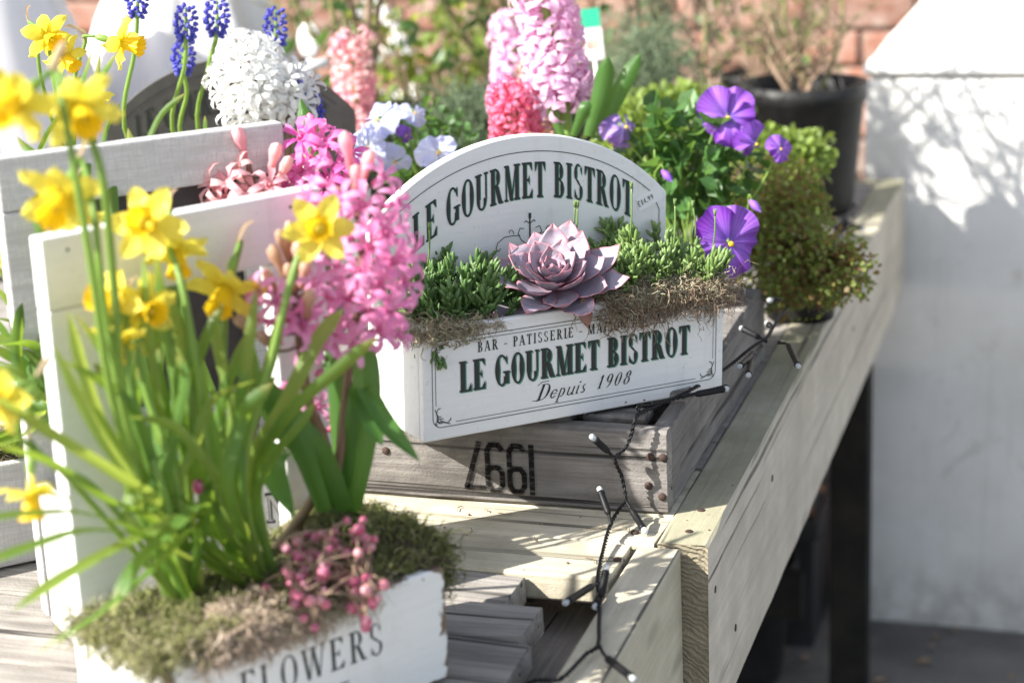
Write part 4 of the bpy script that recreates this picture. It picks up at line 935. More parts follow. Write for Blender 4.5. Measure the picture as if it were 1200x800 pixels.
# hyacinth with broad leaves, sparse pink florets up a leaning stem
ragged_hyacinth(rc, lq((392, 560, 1.33), (408, 440, 1.32), (424, 310, 1.31), (412, 195, 1.31)), [(407, 172, 1.31, 'b', 1.15), (431, 192, 1.305, 'b', 1.1), (418, 205, 1.3, 'b', 1.0), (450, 206, 1.3, 'f', 1), (468, 236, 1.3, 'f', 1), (372, 212, 1.31, 'f', 1), (360, 232, 1.3, 'f', 0.95), (400, 232, 1.29, 'f', 1), (425, 240, 1.29, 'f', 1), (452, 272, 1.29, 'f', 1.1), (484, 300, 1.3, 'f', 1), (462, 306, 1.28, 'f', 1.05), (434, 288, 1.28, 'f', 1.1), (402, 270, 1.29, 'f', 1), (380, 262, 1.31, 'f', 0.9), (446, 334, 1.28, 'f', 1.1), (476, 330, 1.29, 'f', 1.1), (420, 318, 1.28, 'f', 1.05), (394, 312, 1.29, 'f', 1), (432, 362, 1.28, 'f', 1.05), (458, 362, 1.28, 'f', 1.1), (446, 388, 1.28, 'f', 1), (408, 348, 1.28, 'f', 1), (384, 346, 1.29, 'f', 1), (390, 394, 1.29, 'f', 0.95), (416, 404, 1.29, 'f', 0.95), (468, 392, 1.3, 'f', 0.9), (440, 258, 1.33, 'f', 1), (410, 380, 1.33, 'f', 1), (392, 290, 1.34, 'f', 1), (436, 320, 1.35, 'f', 1), (470, 268, 1.33, 'f', 0.9)], 'pink', M_PINK, 'tall ragged pink hyacinth with open star florets in front of the bistro planter', seed=1, mat2=M_SALM, leaf=[(lq((402, 600, 1.33), (372, 540, 1.31), (338, 500, 1.30), (300, 440, 1.30)), .026), (lq((395, 600, 1.33), (380, 560, 1.33), (345, 530, 1.32), (318, 545, 1.31), (345, 606, 1.30)), .020),
               (lq((412, 600, 1.34), (425, 520, 1.33), (428, 440, 1.33), (412, 372, 1.33)), .020), (lq((405, 600, 1.34), (402, 520, 1.34), (398, 440, 1.34), (378, 400, 1.35)), .018),
               (lq((405, 580, 1.34), (412, 500, 1.32), (424, 455, 1.31), (455, 500, 1.30), (492, 541, 1.29)), .013), (lq((400, 590, 1.34), (404, 500, 1.33), (418, 460, 1.32), (434, 490, 1.31), (448, 522, 1.31)), .014),
               (lq((380, 600, 1.32), (350, 520, 1.30), (320, 470, 1.29), (270, 420, 1.29)), .018)])
ragged_hyacinth(rc+Vector((-.02, -.01, 0)), lq((376, 560, 1.33), (358, 450, 1.29), (346, 350, 1.28), (343, 280, 1.28)), [(325, 303, 1.27, 'b', 1.05), (332, 284, 1.27, 'b', 1.1), (350, 297, 1.27, 'b', 1.1), (341, 272, 1.27, 'b', 1.0), (357, 318, 1.27, 'b', 1.0), (316, 328, 1.27, 'b', 1.0), (340, 322, 1.26, 'b', 1.0), (302, 340, 1.26, 'f', 0.95), (322, 352, 1.26, 'f', 1), (285, 380, 1.26, 'b', 0.9), (356, 380, 1.27, 'f', 1), (370, 330, 1.27, 'f', 0.95), (362, 352, 1.26, 'b', 1), (310, 398, 1.27, 'b', 0.9), (374, 402, 1.27, 'f', 0.85), (336, 372, 1.27, 'f', 0.95), (300, 372, 1.28, 'f', 0.9)], 'pinkmix', M_PINK, 'pink hyacinth with faded peach buds, left of the tall ragged one', seed=2, mat2=M_PEACH)
hyacinth(rc+Vector((-.03, .02, 0)), lq((385, 560, 1.36), (365, 470, 1.36), (360, 400, 1.36)), 'pink', M_PINK, 9, 'short pink hyacinth spike half hidden among the leaves', start=.5, spread=(.008, .012), buds=.4, smat=M_STEMR, seed=3)
# in D: salmon buds over the white frame, magenta florets beside them
rD1 = D.pt(.150, .05, .104); rD2 = D.pt(.200, .06, .104)
ragged_hyacinth(rD1, lq((318, 400, 1.47), (304, 260, 1.47), (290, 190, 1.47)), [(282, 166, 1.46, 'b', 1.4), (322, 182, 1.46, 'b', 1.25), (334, 196, 1.46, 'b', 1.2), (266, 212, 1.45, 'f', 1.1), (244, 216, 1.45, 'f', 1.05), (262, 232, 1.45, 'f', 1.05), (316, 216, 1.45, 'f', 1.05), (276, 198, 1.46, 'f', 1), (300, 222, 1.46, 'f', 1), (328, 226, 1.46, 'f', 1), (248, 196, 1.47, 'b', 1.1), (285, 236, 1.46, 'f', 1)], 'salmon', M_SALM, 'salmon pink hyacinth with one upright bud above the white frame', seed=4, mat2=M_SALM)
ragged_hyacinth(rD2, lq((376, 400, 1.50), (384, 280, 1.50), (378, 178, 1.50)), [(352, 160, 1.48, 'f', 1.15), (378, 164, 1.48, 'f', 1.1), (362, 186, 1.48, 'f', 1.1), (338, 208, 1.48, 'f', 1.1), (352, 200, 1.47, 'f', 1.0), (394, 194, 1.48, 'f', 1.1), (384, 208, 1.47, 'f', 1.05), (410, 176, 1.49, 'f', 1.1), (402, 215, 1.48, 'f', 1.1), (345, 228, 1.48, 'f', 1.0), (370, 225, 1.47, 'f', 1.05), (330, 222, 1.49, 'f', 0.95), (390, 232, 1.48, 'f', 1), (420, 200, 1.5, 'f', 1), (366, 148, 1.5, 'b', 1), (392, 158, 1.5, 'f', 1)], 'mag', M_MAG, 'bright magenta hyacinth behind the tall ragged pink one', seed=5, leaf=[(lq((360, 330, 1.52), (358, 240, 1.53), (366, 180, 1.54), (352, 115, 1.55)), .020)])
leaf_clump('narcissus_leaves', D.pt(.05, .05, .104), [([D.pt(.05+.02*i, .05, .104)]+lq(*p), .011) for i, p in enumerate([
    ((165, 300, 1.44), (160, 200, 1.46), (150, 150, 1.48)), ((110, 300, 1.38), (100, 200, 1.40), (118, 60, 1.44)), ((140, 300, 1.4), (128, 210, 1.42), (95, 165, 1.45)),
    ((190, 330, 1.42), (180, 240, 1.44), (185, 215, 1.45)), ((60, 300, 1.38), (50, 200, 1.4), (20, 160, 1.42)), ((210, 360, 1.44), (190, 290, 1.45), (195, 240, 1.46))])], M_LEAF,
    'strap leaves standing in the chalkboard planter', 'narcissus leaves')
daffodil(D.pt(.08, .05, .104), lq((190, 380, 1.41), (182, 250, 1.43), (176, 228, 1.44)), at(184, 203, 1.44), fc(.2, 1, .1), 'closed yellow daffodil bud in front of the chalkboard', .62, .3, .002, seed=14, openness=-.25)
daffodil(D.pt(.03, .05, .104), lq((110, 400, 1.33), (96, 310, 1.32)), at(88, 268, 1.31), fc(.1, -.8, .5), 'orange daffodil hanging between the two planter frames', .95, .3, .003, seed=15)

# berries
def berry_cluster():
    t = thing('berry_cluster', A.pt(.140, .03, .086), 'trailing bunch of pink pepper berries spilling over the FLOWERS planter', 'berries')
    mb = MB(); mb.sphere((0, 0, 0), .0037, 12, 8); mb.sphere((0, 0, -.0036), .0006, 6, 4); me = mb.mesh('berry', M_BERRY)
    rs = random.Random(21); tw = MB()
    spots = []
    def cl(cx, cy, sx, sy, n, D0):
        for _ in range(n): spots.append((rs.gauss(cx, sx), rs.gauss(cy, sy), D0+rs.uniform(-.018, .012)))
    cl(375, 650, 26, 18, 34, 1.262); cl(350, 680, 14, 16, 16, 1.245); cl(425, 672, 16, 20, 22, 1.26); cl(368, 722, 10, 13, 9, 1.225); cl(430, 705, 9, 12, 9, 1.245); cl(395, 628, 24, 10, 14, 1.27)
    out = []
    for x, y, D0 in spots:
        p = at(x, y, D0)
        ok = True
        for q in out:
            if (q-p).length < .0056: ok = False; break
        if ok: out.append(p)
    for i, p in enumerate(out):
        inst('berry', me, t, TRS(p, Matrix.Rotation(rs.uniform(0, 6), 4, 'X'), rs.uniform(.6, 1.18)))
        hub = out[max(0, i-rs.randrange(1, 6))]
        tw.tube([p, p.lerp(hub, .5)+Vector((0, 0, .006)), hub+Vector((0, 0, .005))], .0007, 4)
    inst('twigs', tw.mesh('twigs', M_TWIG), t, kind='stuff')
berry_cluster()
t = thing('fallen_berry', at(232, 570, 1.24), 'single red berry caught among the daffodil leaves', 'berry')
mb = MB(); mb.sphere((0, 0, 0), .0038, 10, 8, sc=(1, 1, 1.4)); inst('berry', mb.mesh('berry', M_BERRY), t, Matrix.Translation(at(232, 570, 1.24)))

# moss masses
def mound(pl, u0, u1, w0, w1, z0, hh, seed, nx=30, ny=16, over=0.):
    """lumpy cushion; returns (mesh builder, sampler of surface points)"""
    def P(a, b):
        u = u0+(u1-u0)*a; w_ = w0+(w1-w0)*b; e = min(a, 1-a, b, 1-b)*2
        n_ = noise.fractal(Vector((u*45+seed, w_*45, seed*1.7)), 1, 2, 3)
        return pl.pt(u, w_, z0+hh*(min(1, e*2.2)**.5)*(1+.55*n_)-over*max(0, .22-b)*5*.01)
    mb = MB(); vs = [P(i/nx, j/ny) for j in range(ny+1) for i in range(nx+1)]
    mb.add(vs, [(j*(nx+1)+i, j*(nx+1)+i+1, (j+1)*(nx+1)+i+1, (j+1)*(nx+1)+i) for j in range(ny) for i in range(nx)])
    return mb, P
def moss(pl, name, spec, n, mat_, L=(.006, .014), curl=1.1, rad=.00045, seed=0, base=None, droop=.05, lab=None, up=.8):
    u0, u1, w0, w1, z0, hh = spec
    if base:
        mb, P = mound(pl, *spec, seed); inst(name+'_cushion', mb.mesh(name+'_cushion', base), pl.t, kind='stuff')
    else: P = mound(pl, *spec, seed, 1, 1)[1]
    C_ = np.array([P(RNG.random(), RNG.random()) for _ in range(n)])
    Dn = RNG.normal(size=(n, 3))*.8+np.array([0, 0, up])
    V, F, U = curly(C_, Dn, RNG.uniform(L[0], L[1], n), 6, curl, rad, droop)
    return inst(name, np_mesh(name, V, F, U, mat_), pl.t, kind='stuff', label=lab)
def shaggy(pl, name, pts_dirs, n, mat_, L, curl, rad, droop, spreadv=.004):
    """strands hanging from given (u,w,z) spots"""
    C_ = []; Dn = []
    for _ in range(n):
        (u, w_, z), (du, dw, dz) = pts_dirs[RNG.integers(len(pts_dirs))]
        p = pl.pt(u+RNG.normal()*spreadv*1.6, w_+RNG.normal()*spreadv*.5, z+RNG.normal()*spreadv); d_ = pl.d*du-pl.n*dw+pl.up*dz
        C_.append(p); Dn.append(d_)
    C_ = np.array(C_); Dn = np.array(Dn)+RNG.normal(size=(n, 3))*.45
    V, F, U = curly(C_, Dn, RNG.uniform(L[0], L[1], n), 7, curl, rad, droop)
    return inst(name, np_mesh(name, V, F, U, mat_), pl.t, kind='stuff')
moss(A, 'green_moss', (.0, .165, .012, .11, .076, .016), 5200, M_MOSSG, (.006, .013), 1.3, .00055, 1, M_SOIL)
moss(A, 'wood_wool', (.035, .105, -.006, .036, .078, .012), 1700, M_MOSST, (.008, .018), 1.8, .0007, 2, M_SOIL, .12)
moss(A, 'green_moss', (.15, .232, .004, .125, .078, .028), 5200, M_MOSSG, (.006, .013), 1.2, .0005, 3, M_SOIL)
moss(A, 'green_moss', (-.004, .13, -.008, .045, .078, .012), 2600, M_MOSSL, (.006, .016), 1.8, .0005, 5, None, .1)
shaggy(A, 'hanging_moss', [((.235, .03+.02*i, .085-.004*j), (.5, 0, .1)) for i in range(5) for j in range(9)], 3400, M_MOSSG, (.006, .014), 1.0, .0005, .18, .005)
shaggy(A, 'hanging_moss', [((.03+.010*i, -.004, .082), (0, -.7, .2)) for i in range(8)], 900, M_MOSST, (.006, .020), 1.4, .0006, .35, .005)
shaggy(A, 'hanging_moss', [((-.004, .012*i, .084), (-.6, 0, .15)) for i in range(9)], 1300, M_MOSSL, (.006, .018), 1.5, .00055, .3, .006)
shaggy(A, 'hanging_roots', [((.10+.012*i, -.004, .082), (0, -.6, .1)) for i in range(5)], 300, M_MOSSD, (.008, .022), 1.0, .0003, .35, .005)

# ================================================================== C: succulents
# echeveria: thick spoon leaves as separate parts
def ech_leaf(L, W_, seed, cup=.35, th=.0028):
    rs = random.Random(seed); mb = MB(); n, m_ = 12, 8; top = []; bot = []; us = []
    for i in range(n+1):
        t = i/n; wd = W_*.5*(.30+.70*math.sin(min(1, t*1.28)*math.pi/2)**1.3)*(1-(max(0, t-.50)/.50)**1.9)**.72 if t < 1 else W_*.01
        x = L*t; zc = L*(.10*math.sin(t*2.4)+.20*t**3*rs.uniform(.5, 1.1)) + (.0025 if i == n else 0)
        xx = x + (.002 if i == n else 0)
        for j in range(m_+1):
            q = j/m_*2-1; y = wd*q; z = zc+cup*wd*(q*q)*(.8-.3*t)+.0004*math.sin(q*4+t*7+seed)
            tk = th*(1-q*q)**.6*(1-t**5)
            top.append((xx, y, z)); bot.append((xx, y, z-tk-.0004)); us.append((j/m_, t, rs.random()*.02))
    k = m_+1; fs = []
    for i in range(n):
        for j in range(m_): a = i*k+j; fs.append((a, a+k, a+k+1, a+1)[::-1]); o = len(top); fs.append((o+a, o+a+k, o+a+k+1, o+a+1))
    o = len(top)
    for i in range(n):
        fs.append((i*k, (i+1)*k, o+(i+1)*k, o+i*k)); fs.append((i*k+m_, o+i*k+m_, o+(i+1)*k+m_, (i+1)*k+m_))
    fs.append(tuple(n*k+j for j in range(k))+tuple(o+n*k+j for j in range(k-1, -1, -1)))
    mb.add(top+bot, fs, us+us); return mb
ec = C.pt(.143, .026, .110)
# rosette faces up and a little to the viewer
ax = (Vector((0, 0, 1))*.86-FW*.62-RT*.08).normalized()
et = thing('echeveria', C.pt(.15, .035, .09), 'large lilac grey echeveria rosette with pink edged leaves in the bistro planter', 'succulent')
EM = frame(ax, RT); NL = 40
for i in range(NL):
    f = i/(NL-1); ang = i*2.39996+.5
    L = .014+.043*f**.8; W_ = .011+.0225*math.sin(min(1, f*1.25)*math.pi/2); el = math.radians(80-80*f**.78)+random.uniform(-.08, .08)
    me = ech_leaf(L*random.uniform(.92, 1.08), W_*random.uniform(.92, 1.08), i, cup=.55-.2*f).mesh('leaf', M_ECH)
    o = inst('leaf', me, et, Matrix.Translation(ec) @ EM @ Matrix.Rotation(ang, 4, 'Z') @ Matrix.Rotation(-el, 4, 'Y') @ Matrix.Translation((.002+.004*f, 0, .004-.010*f)))
mb = MB(); mb.tube([ec, ec-ax*.030], [.006, .005], 10); inst('stem', mb.mesh('stem', M_STEMR), et)
p = at(683, 350, 1.60); me = ech_leaf(.023, .013, 99, .5).mesh('leaf', M_ECHO)
inst('leaf', me, et, Matrix.Translation(p) @ frame((-FW), Vector((.15, -.1, -1))), label='withered brown leaf hanging over the box edge')

def ice_sprig(seed, L=.022, bright=False):
    """stem with whorls of small finger leaves"""
    rs = random.Random(seed); mb = MB(); c = [Vector((0, 0, 0)), Vector((rs.uniform(-.004, .004), rs.uniform(-.004, .004), L*.5)), Vector((rs.uniform(-.006, .006), rs.uniform(-.006, .006), L))]
    mb.tube(c, .0007, 5, .1); cc = bez(c, 6)
    for i, p in enumerate(cc[1:]):
        for k in range(2 if i < 5 else 4):
            a = i*1.3+k*2.1+rs.uniform(-.3, .3); el = rs.uniform(.6, 1.2) if i < 5 else rs.uniform(.9, 1.45)
            d_ = Vector((math.cos(a)*math.cos(el), math.sin(a)*math.cos(el), math.sin(el))); l = rs.uniform(.0075, .0125)
            o_ = d_.orthogonal().normalized()*l*.08
            mb.tube([p, p+d_*l*.4+o_, p+d_*l*.8+o_*.6, p+d_*l], [.0010, .0016, .0014, .0003], 6, rs.random(), caps=False)
    return mb.mesh('sprig', M_ICEL if bright else M_ICE)
IS = [ice_sprig(i) for i in range(6)]; ISB = [ice_sprig(i+50, bright=True) for i in range(6)]
def ice_plant(center, spec, n, meshes, label, seed, hmax=.022, extra=()):
    t = thing('ice_plant', center, label, 'succulent'); rs = random.Random(seed); u0, u1, w0, w1, z0 = spec
    for i in range(n):
        a, b = rs.random(), rs.random(); e = math.sin(math.pi*min(1, max(0, a)))**.6
        p = C.pt(u0+(u1-u0)*a, w0+(w1-w0)*b, z0+hmax*e*rs.uniform(.2, 1.)*(.35+.65*b))
        lean = (C.d*(a-.5)*1.3+C.n*(.45-b)*1.0+Vector((0, 0, 1.1))+Vector((rs.uniform(-.3, .3), rs.uniform(-.3, .3), 0)))
        inst('sprig', rs.choice(meshes), t, TRS(p, frame(lean) @ Matrix.Rotation(rs.uniform(0, 6), 4, 'Z'), rs.uniform(.55, 1.30)))
    for (x, y, D_, d_) in extra: inst('sprig', rs.choice(meshes), t, TRS(at(x, y, D_), frame(d_), 1.))
    return t
it = ice_plant(C.pt(.06, .05, .088), (.020, .105, .012, .085, .086), 95, IS, 'dark green ice plant left of the echeveria', 1, .028,
          [(498+i*4, 372+i*9, 1.555, Vector((.2, -.3, -1))) for i in range(3)]+[(515, 388, 1.56, C.d+Vector((0, 0, .1))), (535, 385, 1.57, C.d-Vector((0, 0, .25))), (510, 375, 1.56, C.d-Vector((0, 0, .9))), (525, 392, 1.56, C.d-Vector((0, 0, .5)))])
it2 = ice_plant(C.pt(.24, .05, .088), (.195, .300, .006, .085, .090), 125, ISB, 'bright green ice plant right of the echeveria', 2, .030)
for (x0_, y0_, x1_, y1_, D_) in ((672, 275, 677, 240, 1.66), (738, 262, 740, 218, 1.66), (789, 270, 791, 238, 1.67), (501, 290, 503, 266, 1.60), (668, 240, 674, 262, 1.66), (835, 272, 838, 250, 1.7), (815, 258, 812, 240, 1.7)):
    mb = MB(); a_, b_ = at(x0_, max(y0_, y1_)+22, D_), at(x1_, min(y0_, y1_), D_-.01)
    mb.tube(bez([a_, a_.lerp(b_, .5)+RT*.001, b_], 6), [.0008]*7, 5, .5)
    for k in range(4): mb.tube([b_-UP*.002, b_+UP*.004+RT*math.cos(k*1.57)*.0014+FW*math.sin(k*1.57)*.0014], [.0012, .0002], 5, .8)
    inst('flower_stalk', mb.mesh('flower_stalk', M_ICEL), it if x0_ < 600 else it2)
moss(C, 'curly_moss', (-.004, .075, -.004, .05, .088, .006), 1700, M_MOSSD, (.006, .016), 1.6, .00035, 11, None, .12)
shaggy(C, 'curly_moss', [((.0+.008*i, -.003, .092), (0, -.8, .2)) for i in range(7)], 520, M_MOSSD, (.006, .015), 1.8, .00042, .10, .005)
shaggy(C, 'curly_moss', [((-.004, .01*i, .094), (-.7, 0, .2)) for i in range(7)], 700, M_MOSSD, (.006, .014), 1.2, .00032, .2, .004)
moss(C, 'curly_moss', (.178, .306, -.006, .055, .090, .012), 3000, M_MOSSD, (.008, .018), 2.0, .00046, 12, None, .1)
shaggy(C, 'hanging_roots', [((.185+.012*i, -.007, .088), (0, -.5, -.3)) for i in range(10)], 620, M_MOSSB, (.010, .030), 1.7, .00042, .30, .007)
shaggy(C, 'hanging_roots', [((.304, .01*i, .090), (.5, -.2, -.4)) for i in range(6)], 240, M_MOSSB, (.010, .034), 1.5, .0004, .35, .006)
shaggy(C, 'curly_moss', [((.185+.012*i, -.006, .094), (0, -.8, .2)) for i in range(10)], 900, M_MOSSD, (.008, .018), 1.9, .00046, .12, .006)
shaggy(C, 'hanging_roots', [((.15+.01*i, -.003, .092), (.3, -.4, -.3)) for i in range(4)], 40, M_MOSSB, (.015, .034), .9, .0003, .35, .004)

# ================================================================== PANSIES
def pansy_petal(seed, R, spread_, ruffle, mat_, name='petal'):
    rs = random.Random(seed); mb = MB(); n, m_ = 10, 14; vs = []; us = []; ph = rs.uniform(0, 6)
    for i in range(n+1):
        t = i/n
        for j in range(m_+1):
            q = j/m_*2-1; a = q*spread_*(.45+.55*t**.5); rim = (1-.28*abs(q)**2.6)
            r = R*t*rim; z = ruffle*t*t*(math.sin(q*7+ph)*.5+math.sin(q*13+ph*2)*.25)-.12*R*t*t+.05*R*math.sin(t*3)
            vs.append((r*math.cos(a), r*math.sin(a), z)); us.append((j/m_, t, ph/6))
    mb.add(vs, [(i*(m_+1)+j, i*(m_+1)+j+1, (i+1)*(m_+1)+j+1, (i+1)*(m_+1)+j) for i in range(n) for j in range(m_)], us)
    return mb.mesh(name, mat_)
PP = {}
def pansy(head, face, mat_, key, size, label, root=None, mids=(), roll=0., group='pansies', seed=0, name='pansy', upv=None, droop=0):
    if key not in PP: PP[key] = [pansy_petal(s_, .030, sp_, .0068, mat_) for s_, sp_ in ((1, .95), (2, .95), (3, .80), (4, .80), (5, .85))]
    root = root or head-Vector((0, 0, .08)); face = Vector(face).normalized(); rs = random.Random(seed)
    t = thing(name, root, label, name, group)
    F0 = frame(face, (upv or Vector((0, 0, 1)))) @ Matrix.Rotation(roll, 4, 'Z')
    for k, (a, z, s_) in enumerate(((34, -.0034, 1.10), (-34, -.0050, 1.06), (98, -.0012, .86), (-98, -.0020, .88), (180, .0, 1.0))):
        inst('petal', PP[key][k], t, TRS(head, F0, size) @ Matrix.Rotation(math.radians(a), 4, 'Z') @ Matrix.Rotation(rs.uniform(-.35, .3)+droop, 4, 'Y') @ Matrix.Rotation(rs.uniform(-.2, .2), 4, 'X') @ Matrix.Translation((.0, 0, z)) @ Matrix.Scale(s_, 4))
    mb = MB(); mb.sphere((-.0015, 0, .0014), .0024, 10, 6, sc=(1, 1, .7)); inst('eye', mb.mesh('eye', M_EYE), t, TRS(head, F0, size))
    nk = head-face*.006*size
    mb = MB(); mb.tube(bez([root]+list(mids)+[nk-face*.004+Vector((0, 0, .004)), nk], 14), .0013, 6, .4); inst('stem', mb.mesh('stem', M_STEM), t)
    return t
def leafy(name, root, label, cat, n, region, L, W_, mat_, seed, stems=8, smat=None, group=None, up=.6, m2=None, partleaves=0):
    """bushy plant: leaves scattered in an ellipsoid (centre, radii) + stems from the root"""
    t = thing(name, root, label, cat, group); c, rad = region; rs = np.random.default_rng(seed)
    d_ = rs.normal(size=(n, 3)); d_ /= np.linalg.norm(d_, axis=1, keepdims=True); r = rs.random(n)**.45
    lump = np.array([1+.28*noise.noise(Vector(tuple(x*2.3))+Vector((seed, 0, 0))) for x in d_])
    C_ = np.array(c)+d_*(r*lump)[:, None]*np.array(rad)
    N = d_*.7+rs.normal(size=(n, 3))*.5+np.array([0, 0, up]); D_ = d_+rs.normal(size=(n, 3))*.7
    for (ms, sel) in ((mat_, slice(0, n if m2 is None else int(n*.75))), (m2, slice(int(n*.75), n))):
        if ms is None: continue
        nn = len(C_[sel]); V, F, U = leaves(C_[sel], N[sel], D_[sel], rs.uniform(L*.6, L*1.2, nn), rs.uniform(W_*.6, W_*1.2, nn), rs.random(nn))
        inst('foliage', np_mesh('foliage', V, F, U, ms, False), t, kind='stuff')
    mb = MB(); root = Vector(root)
    for i in range(stems):
        e = Vector(C_[i*7 % n]); mb.tube(bez([root+Vector((rs.uniform(-.01, .01), rs.uniform(-.01, .01), 0)), root.lerp(e, .5)+Vector((rs.normal()*.01, rs.normal()*.01, .01)), e], 8), .0011, 5, .3)
    inst('stems', mb.mesh('stems', smat or M_STEM), t, kind='stuff')
    return t
def pot(c, r, h, label, mat_=None, name='plant_pot'):
    c = Vector(c)
    if CX0-.05 < c.x < CX1+.03 and CY0 < c.y < CY1+.05 and c.z < CZ1: dz = CZ1+.010-c.z; c.z += dz; h = max(.03, h-dz); r = min(r, .055)   # stands on the crate
    t = thing(name, c, label, 'plant pot')
    mb = MB(); mb.lathe([(.001, .004), (r*.76, .004), (r*.78, .0), (r*.80, .01), (r*.96, h*.86), (r*1.0, h*.87), (r*1.02, h), (r*.96, h*1.0), (r*.93, h*.86), (r*.78, .02)], 40, c=c); inst('pot_body', mb.mesh('pot_body', mat_ or M_BLACKP), t)
    mb = MB(); n = 18; vs = []
    prof = [(r*.93*i/8, h*.86+.004*noise.noise(Vector((i*2.2, r*90, 0)))) for i in range(9)]
    prof[0] = (.0005, prof[0][1]); mb.lathe(prof, 26, c=c); inst('compost', mb.mesh('compost', M_SOIL), t, kind='stuff')
    return t
def tablept(px, D_, lift=0):    # point on the table straight below a pixel column at depth D_
    lo, hi = -300, 1500
    for _ in range(50):
        m_ = (lo+hi)/2
        if at(px, m_, D_).z > TT+lift: lo = m_
        else: hi = m_
    return at(px, lo, D_)

# pansy foliage behind the right end of the bistro planter, in a terracotta tinted pot
pr_ = tablept(805, 1.99)+Vector((.0, .02, 0)); pot(pr_, .060, .105, 'dusky pink plant pot mostly hidden behind the bistro planter', plain('dusky_pink_pot', (.40, .27, .25), .7, 30, (.30, .20, .18)))
pc = pr_+Vector((0, 0, .10))
leafy('pansy_foliage', pc, 'dark green pansy foliage behind the bistro planter', 'pansy foliage', 330, (at(812, 190, 1.98), (.066, .06, .066)), .025, .020, M_PANL, 5, 26, M_STEM, up=.9)
for k, (x, y, D_) in enumerate(((790, 150, 1.95), (800, 175, 1.93), (765, 175, 1.95), (845, 235, 1.92), (815, 250, 1.90), (790, 235, 1.9), (870, 225, 1.93), (830, 195, 1.93))):
    pass
pansy(at(853, 137, 1.93), fc(-.25, -.05, .8), M_PURP, 'p', 1.05, 'purple pansy with a yellow eye, highest of the right group', pc, [at(850, 200, 1.96)], .2, seed=1)
pansy(at(886, 168, 1.92), fc(.5, -.3, .5), M_PURP, 'p', .72, 'purple pansy seen half from the side, right of the highest one', pc, [at(865, 220, 1.95)], .5, seed=2, droop=.5)
pansy(at(915, 174, 1.92), fc(.2, .0, .7), M_PURP, 'p', .50, 'small violet blue pansy at the right end of the group', pc, [at(890, 220, 1.95)], .1, seed=3, droop=.35)
pansy(at(856, 284, 1.74), fc(.12, .0, 1), M_PURP, 'p', 1.10, 'large purple pansy facing forward beside the bistro planter', pc, [at(845, 250, 1.90)], .15, seed=4)
pansy(at(733, 148, 1.95), fc(.25, .1, .4), M_LILAC, 'l', .85, 'pale lilac pansy nodding above the arched sign', pc, [at(770, 190, 1.97)], .3, seed=5, droop=.7)
pansy(at(717, 168, 1.97), fc(-.5, -.5, .4), M_LILAC, 'l', .70, 'lilac pansy drooping against the top of the arched sign', pc, [at(760, 200, 1.97)], .3, seed=6, droop=.8)
mb = MB(); mb.lathe([(.0005, .016), (.004, .010), (.0052, .003), (.003, -.004), (.001, -.006)], 10, ruff=lambda t_, q, r, z: (r*(1+.1*math.sin(5*q)), z)); BUDM = mb.mesh('bud', M_PURP)
for (x, y, D_, lab) in ((779, 203, 1.90, 'closed purple pansy bud just above the price sticker'), (882, 238, 1.86, 'closed purple pansy bud hanging over the green bush')):
    p = at(x, y, D_); t = thing('pansy_bud', p, lab, 'pansy bud'); inst('bud', BUDM, t, TRS(p, frame(fc(.5, -.6, .3)), .8))
    mb = MB(); mb.tube(bez([p, p+Vector((-.004, 0, .008)), p+Vector((-.012, .01, -.02)), pc], 12), .0009, 5); inst('stem', mb.mesh('stem', M_STEM), t)
vr = tablept(500, 2.15); pot(vr, .06, .10, 'small black pot hidden behind the arched sign, holding pale violas')
vc = vr+Vector((0, 0, .10))
leafy('viola_foliage', vc, 'blue green viola foliage left of the arched sign', 'viola foliage', 260, (at(500, 185, 2.05), (.060, .05, .055)), .014, .012, M_PANL, 15, 20, M_STEM)
for k, (x, y, D_, f, sz, lab) in enumerate(((442, 140, 1.96, fc(-.35, .25, .6), .86, 'pale blue viola highest of the group left of the sign'), (486, 132, 2.0, fc(.3, .3, .5), .55, 'white blue viola seen from the side behind the highest one'),
        (430, 172, 1.95, fc(-.5, -.2, .6), .80, 'whitish viola just behind the pink hyacinth tip'), (513, 178, 1.93, fc(-.15, .15, .9), .78, 'pale blue viola with yellow eye leaning on the arched sign'), (462, 190, 1.97, fc(.1, -.5, .5), .66, 'white viola low down behind the pink hyacinth'))):
    pansy(at(x, y, D_), f, M_BLUEV, 'b', sz, lab, vc, [at(490, 200, 2.02)], .3*k, 'violas', seed=10+k, name='viola', droop=.2)
pansy(at(476, 158, 1.98), fc(.2, -.3, .5), M_PURP, 'p', .36, 'tiny dark violet viola between the pale ones', vc, [at(486, 190, 2.0)], .3, 'violas', seed=17, name='viola', droop=.5)

# ================================================================== HYACINTHS BEHIND
def hy_pot(px, D_, lift, lab): 
    q = tablept(px, D_); pot(q, .048, lift-.008, lab); return q+Vector((0, 0, lift-.02))
r5 = hy_pot(664, 1.98, .11, 'black pot of the tall pink hyacinth, hidden behind the sign')
hyacinth(r5, lq((664, 150, 1.97), (652, 90, 1.97), (634, -30, 1.97)), 'palepink', M_PALE, 50, 'large full pale pink hyacinth standing tallest behind the arched sign', start=.46, spread=(.018, .036), stemw=.0075, seed=6, size=1.30,
         leaf=[(lq((690, 160, 1.95), (705, 110, 1.94), (713, 66, 1.93)), .019), (lq((700, 165, 1.97), (725, 110, 1.97), (751, 62, 1.97)), .017), (lq((672, 160, 1.94), (684, 130, 1.93), (690, 118, 1.93)), .012), (lq((660, 165, 1.95), (645, 120, 1.95), (640, 95, 1.95)), .012)])
r6 = hy_pot(602, 2.30, .11, 'black pot behind, under the pale pink hyacinth')
